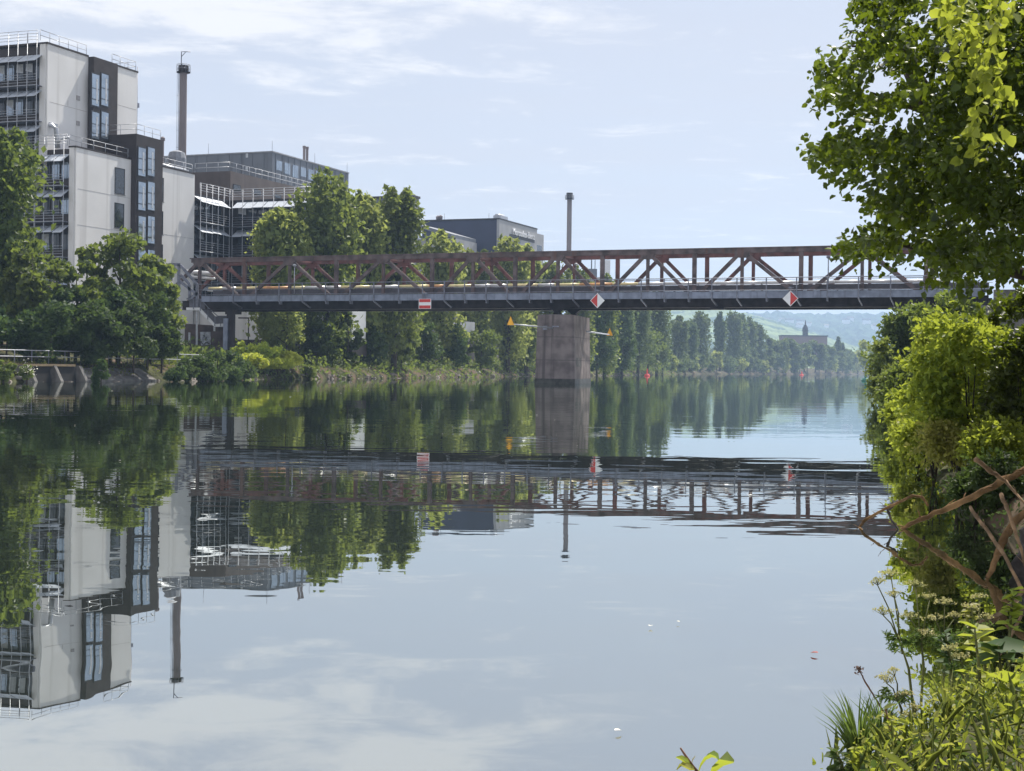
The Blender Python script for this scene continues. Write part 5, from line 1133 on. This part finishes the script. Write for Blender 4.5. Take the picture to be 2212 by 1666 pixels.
umbel_plant(1945, 1560, 4.95, [(1933, 1453, 4.9), (1951, 1500, 4.9), (1915, 1468, 4.9)], 'short umbel plant beside the grass tuft', 3, .034)
umbel_plant(2085, 1500, 5.2, [(2075, 1420, 5.2), (2052, 1400, 5.2)], 'small umbel plant below the upright lit stalk', 5)
umbel_plant(2110, 1440, 5.9, [(2098, 1310, 5.9), (2130, 1335, 5.9), (2115, 1290, 6.0)], 'umbel plant in front of the dark stump', 6)
umbel_plant(1930, 1600, 4.8, [(1962, 1545, 4.8), (1978, 1530, 4.8)], 'lowest umbel plant over the bare soil', 7, .03)
umbel_plant(2035, 1470, 5.6, [(2040, 1300, 5.7), (2062, 1330, 5.7), (2022, 1335, 5.6)], 'umbel plant standing before the dark hollow', 4)
def tuft(name, x, y, d, n, h, spread, label, seed, m_='grass', lean=0.0, wd=.012, cat='grass'):
    b = P(x, y, d); rng = np.random.RandomState(seed); V, Q = [], []
    for i in range(n):
        a = rng.uniform(0, 6.28); rr = spread * .3 * rng.uniform(); hh = h * rng.uniform(.5, 1.1); ou = spread * rng.uniform(.2, 1); ox, oy = np.cos(a) * rr, np.sin(a) * rr; k0 = len(V)
        tw = rng.uniform(0, 3.14); wx, wy = np.cos(tw) * wd * .5, np.sin(tw) * wd * .5
        for s in range(5):
            t = s / 4; px = ox + np.cos(a) * ou * t * t + lean * t * h; py = oy + np.sin(a) * ou * t * t; pz = hh * t - hh * .15 * t * t; f = (1 - t) ** .7 + .03
            V += [(px - wx * f, py - wy * f, pz), (px + wx * f, py + wy * f, pz)]
        Q += [(k0 + 2 * s, k0 + 2 * s + 1, k0 + 2 * s + 3, k0 + 2 * s + 2) for s in range(4)]
    o = np_mesh(name, V, Q, M[m_], smooth=True); o.location = b; return tag(o, label, cat, 'grass tufts at the lower right')
tuft('grass_tuft', 1858, 1640, 4.75, 90, .24, .12, 'dark reedy grass tuft at the water edge in the lower right', 1, 'needle', -.10, .011)
tuft('grass_tuft', 1905, 1610, 4.85, 70, .20, .10, 'grass tuft right of the dark reedy tuft', 2, 'needle', -.03, .010)
tuft('grass_tuft', 2050, 1560, 5.0, 80, .20, .14, 'yellow green grass tuft in the middle of the near bank', 3, 'grass', .0, .009)
tuft('grass_tuft', 2150, 1600, 4.9, 80, .24, .15, 'grass tuft at the right edge of the near bank', 4, 'grass', .02, .010)
tuft('grass_tuft', 2000, 1650, 4.65, 70, .16, .12, 'low grass tuft at the bottom edge of the near bank', 5, 'grass', -.02, .010)
def leafy_plant(x, y, d, h, n, s, m_, label, seed, lean=(0, 0), asp=.6, name='leafy_plant', stem='stem', low=.15):
    b = P(x, y, d); root = empty(name, b, 0, label, 'plant', 'leafy plants at the lower right'); rng = np.random.RandomState(seed); top = Vector((lean[0] * h, lean[1] * h, h))
    MB().tube([(0, 0, -.04), top * .5 + Vector((-lean[0] * .1 * h, 0, 0)), top], [.007, .006, .003], 6).build('stalk', M[stem], root)
    t = np.linspace(low, 1, n); a = np.arange(n) * 2.4; D = np.stack([np.cos(a), np.sin(a), rng.uniform(-.2, .6, n)], 1); D /= np.linalg.norm(D, axis=1, keepdims=True)
    C = np.array([tuple(top * q) for q in t]) + D * (s * .6 * (1.15 - t[:, None] * .5)); up_ = np.tile(np.array([[0, 0, 1.0]]), (n, 1)) + rng.normal(size=(n, 3)) * .25
    V, Q = leaves(C, s, rng, D=D, Nn=up_ / np.linalg.norm(up_, axis=1, keepdims=True), near=True, aspect=asp); np_mesh('leaves', V, Q, M[m_], root, smooth=True); return root
leafy_plant(2122, 1545, 5.0, .30, 26, .07, 'bright_leaf', 'upright stalk with long lit leaves in front of the hollow', 1, (-.1, 0), .32)
leafy_plant(2165, 1490, 5.3, .16, 7, .12, 'shade_leaf', 'plant with broad dark blue green leaf at the right edge', 2, (-.1, 0), .8, low=.6)
leafy_plant(2195, 1560, 4.7, .14, 7, .12, 'bright_leaf', 'plant with broad shining leaf at the right edge', 3, (0, 0), .75, low=.5)
leafy_plant(2090, 1690, 4.4, .10, 6, .12, 'bright_leaf', 'plant with broad bright leaf at the bottom edge', 4, (0, 0), .8, low=.5)
leafy_plant(2130, 1440, 5.5, .14, 9, .07, 'yellow_leaf', 'plant with rounded yellow leaves above the broad dark leaf', 5, (-.2, 0), .75)
leafy_plant(1825, 1672, 4.62, .07, 16, .05, 'shade_leaf', 'low dark leafy sprout at the left tip of the near bank', 6, (-.4, 0), .6, low=.0)
leafy_plant(1860, 1668, 4.6, .07, 18, .045, 'bright_leaf', 'low pale leafed sprout beside the left tip of the near bank', 7, (0, 0), .45, low=.0)
leafy_plant(1945, 1670, 4.6, .20, 22, .045, 'yellow_leaf', 'red stemmed plant rising from the bare soil', 8, (-.25, 0), .4, stem='stem_brown')
leafy_plant(2060, 1500, 5.3, .22, 30, .05, 'shade_leaf', 'dark bushy plant left of the upright stalk', 9, (-.15, 0), .6, low=.3)
leafy_plant(2090, 1400, 6.3, .18, 30, .05, 'yellow_leaf', 'yellow green plant under the stump', 10, (.1, 0), .6, low=.1)
leafy_plant(2180, 1370, 6.6, .2, 30, .06, 'bright_leaf', 'bright plant under the stump at the right edge', 11, (.1, 0), .6, low=.1)
stick('dry_stalk', [(1921, 1560, 4.95), (1893, 1512, 4.95), (1868, 1472, 4.95), (1858, 1450, 4.95)], [.0035, .003, .0026, .0022], M['stem_brown'], 'thin dry stalk with brown seed head over the water', 'plant', rough=.3)
ds = bpy.data.objects['dry_stalk']; rng = np.random.RandomState(3); tip = np.array(P(1856, 1446, 4.95) - ds.location)
V, Q = leaves(rng.normal(size=(26, 3)) * .007 + tip, .012, rng, near=True); np_mesh('seed_head', V, Q, M['stem_brown'].copy(), ds)
# young shoot at the bottom edge
b = P(1560, 1760, 2.9); sh_ = empty('young_shoot', b, 0, 'young shoot with curled leaves at the bottom edge over the water', 'plant')
L_ = lambda x, y, d=2.9: P(x, y, d) - b
MB().tube([(.02, 0, -.22), (0, 0, 0), L_(1518, 1680), L_(1498, 1657), L_(1483, 1636), L_(1470, 1616)], [.006, .005, .0036, .003, .0026, .002], 7).build('stalk', M['stem_brown'], sh_)
def curl(pts, wds, name, m_):
    V, Q = [], []
    for (x, y, d), w_ in zip(pts, wds):
        c = L_(x, y, d); V += [tuple(c + Vector((-.2 * w_, -w_ * .5, .35 * w_))), tuple(c), tuple(c + Vector((.2 * w_, w_ * .5, .35 * w_)))]
    for i in range(len(pts) - 1):
        for k in (0, 1): Q.append((3 * i + k, 3 * i + k + 1, 3 * i + k + 4, 3 * i + k + 3))
    return np_mesh(name, V, Q, m_, sh_, smooth=True)
curl([(1508, 1672, 2.9), (1515, 1655, 2.88), (1525, 1642, 2.86), (1538, 1636, 2.84), (1549, 1639, 2.82), (1554, 1648, 2.8)], [.006, .018, .026, .028, .02, .004], 'leaf', M['bright_leaf'])
curl([(1530, 1688, 2.9), (1545, 1668, 2.85), (1562, 1655, 2.8), (1585, 1648, 2.75)], [.01, .05, .06, .01], 'leaf', M['bright_leaf'])
curl([(1493, 1656, 2.9), (1482, 1650, 2.88), (1470, 1642, 2.86), (1460, 1637, 2.85)], [.006, .022, .02, .004], 'leaf', M['bright_leaf'])
curl([(1503, 1664, 2.9), (1490, 1664, 2.88), (1472, 1655, 2.86), (1462, 1664, 2.84)], [.005, .024, .024, .006], 'leaf', M['yellow_leaf'])
curl([(1494, 1652, 2.9), (1497, 1642, 2.9), (1502, 1634, 2.9)], [.004, .010, .004], 'bud', M['umbel'])
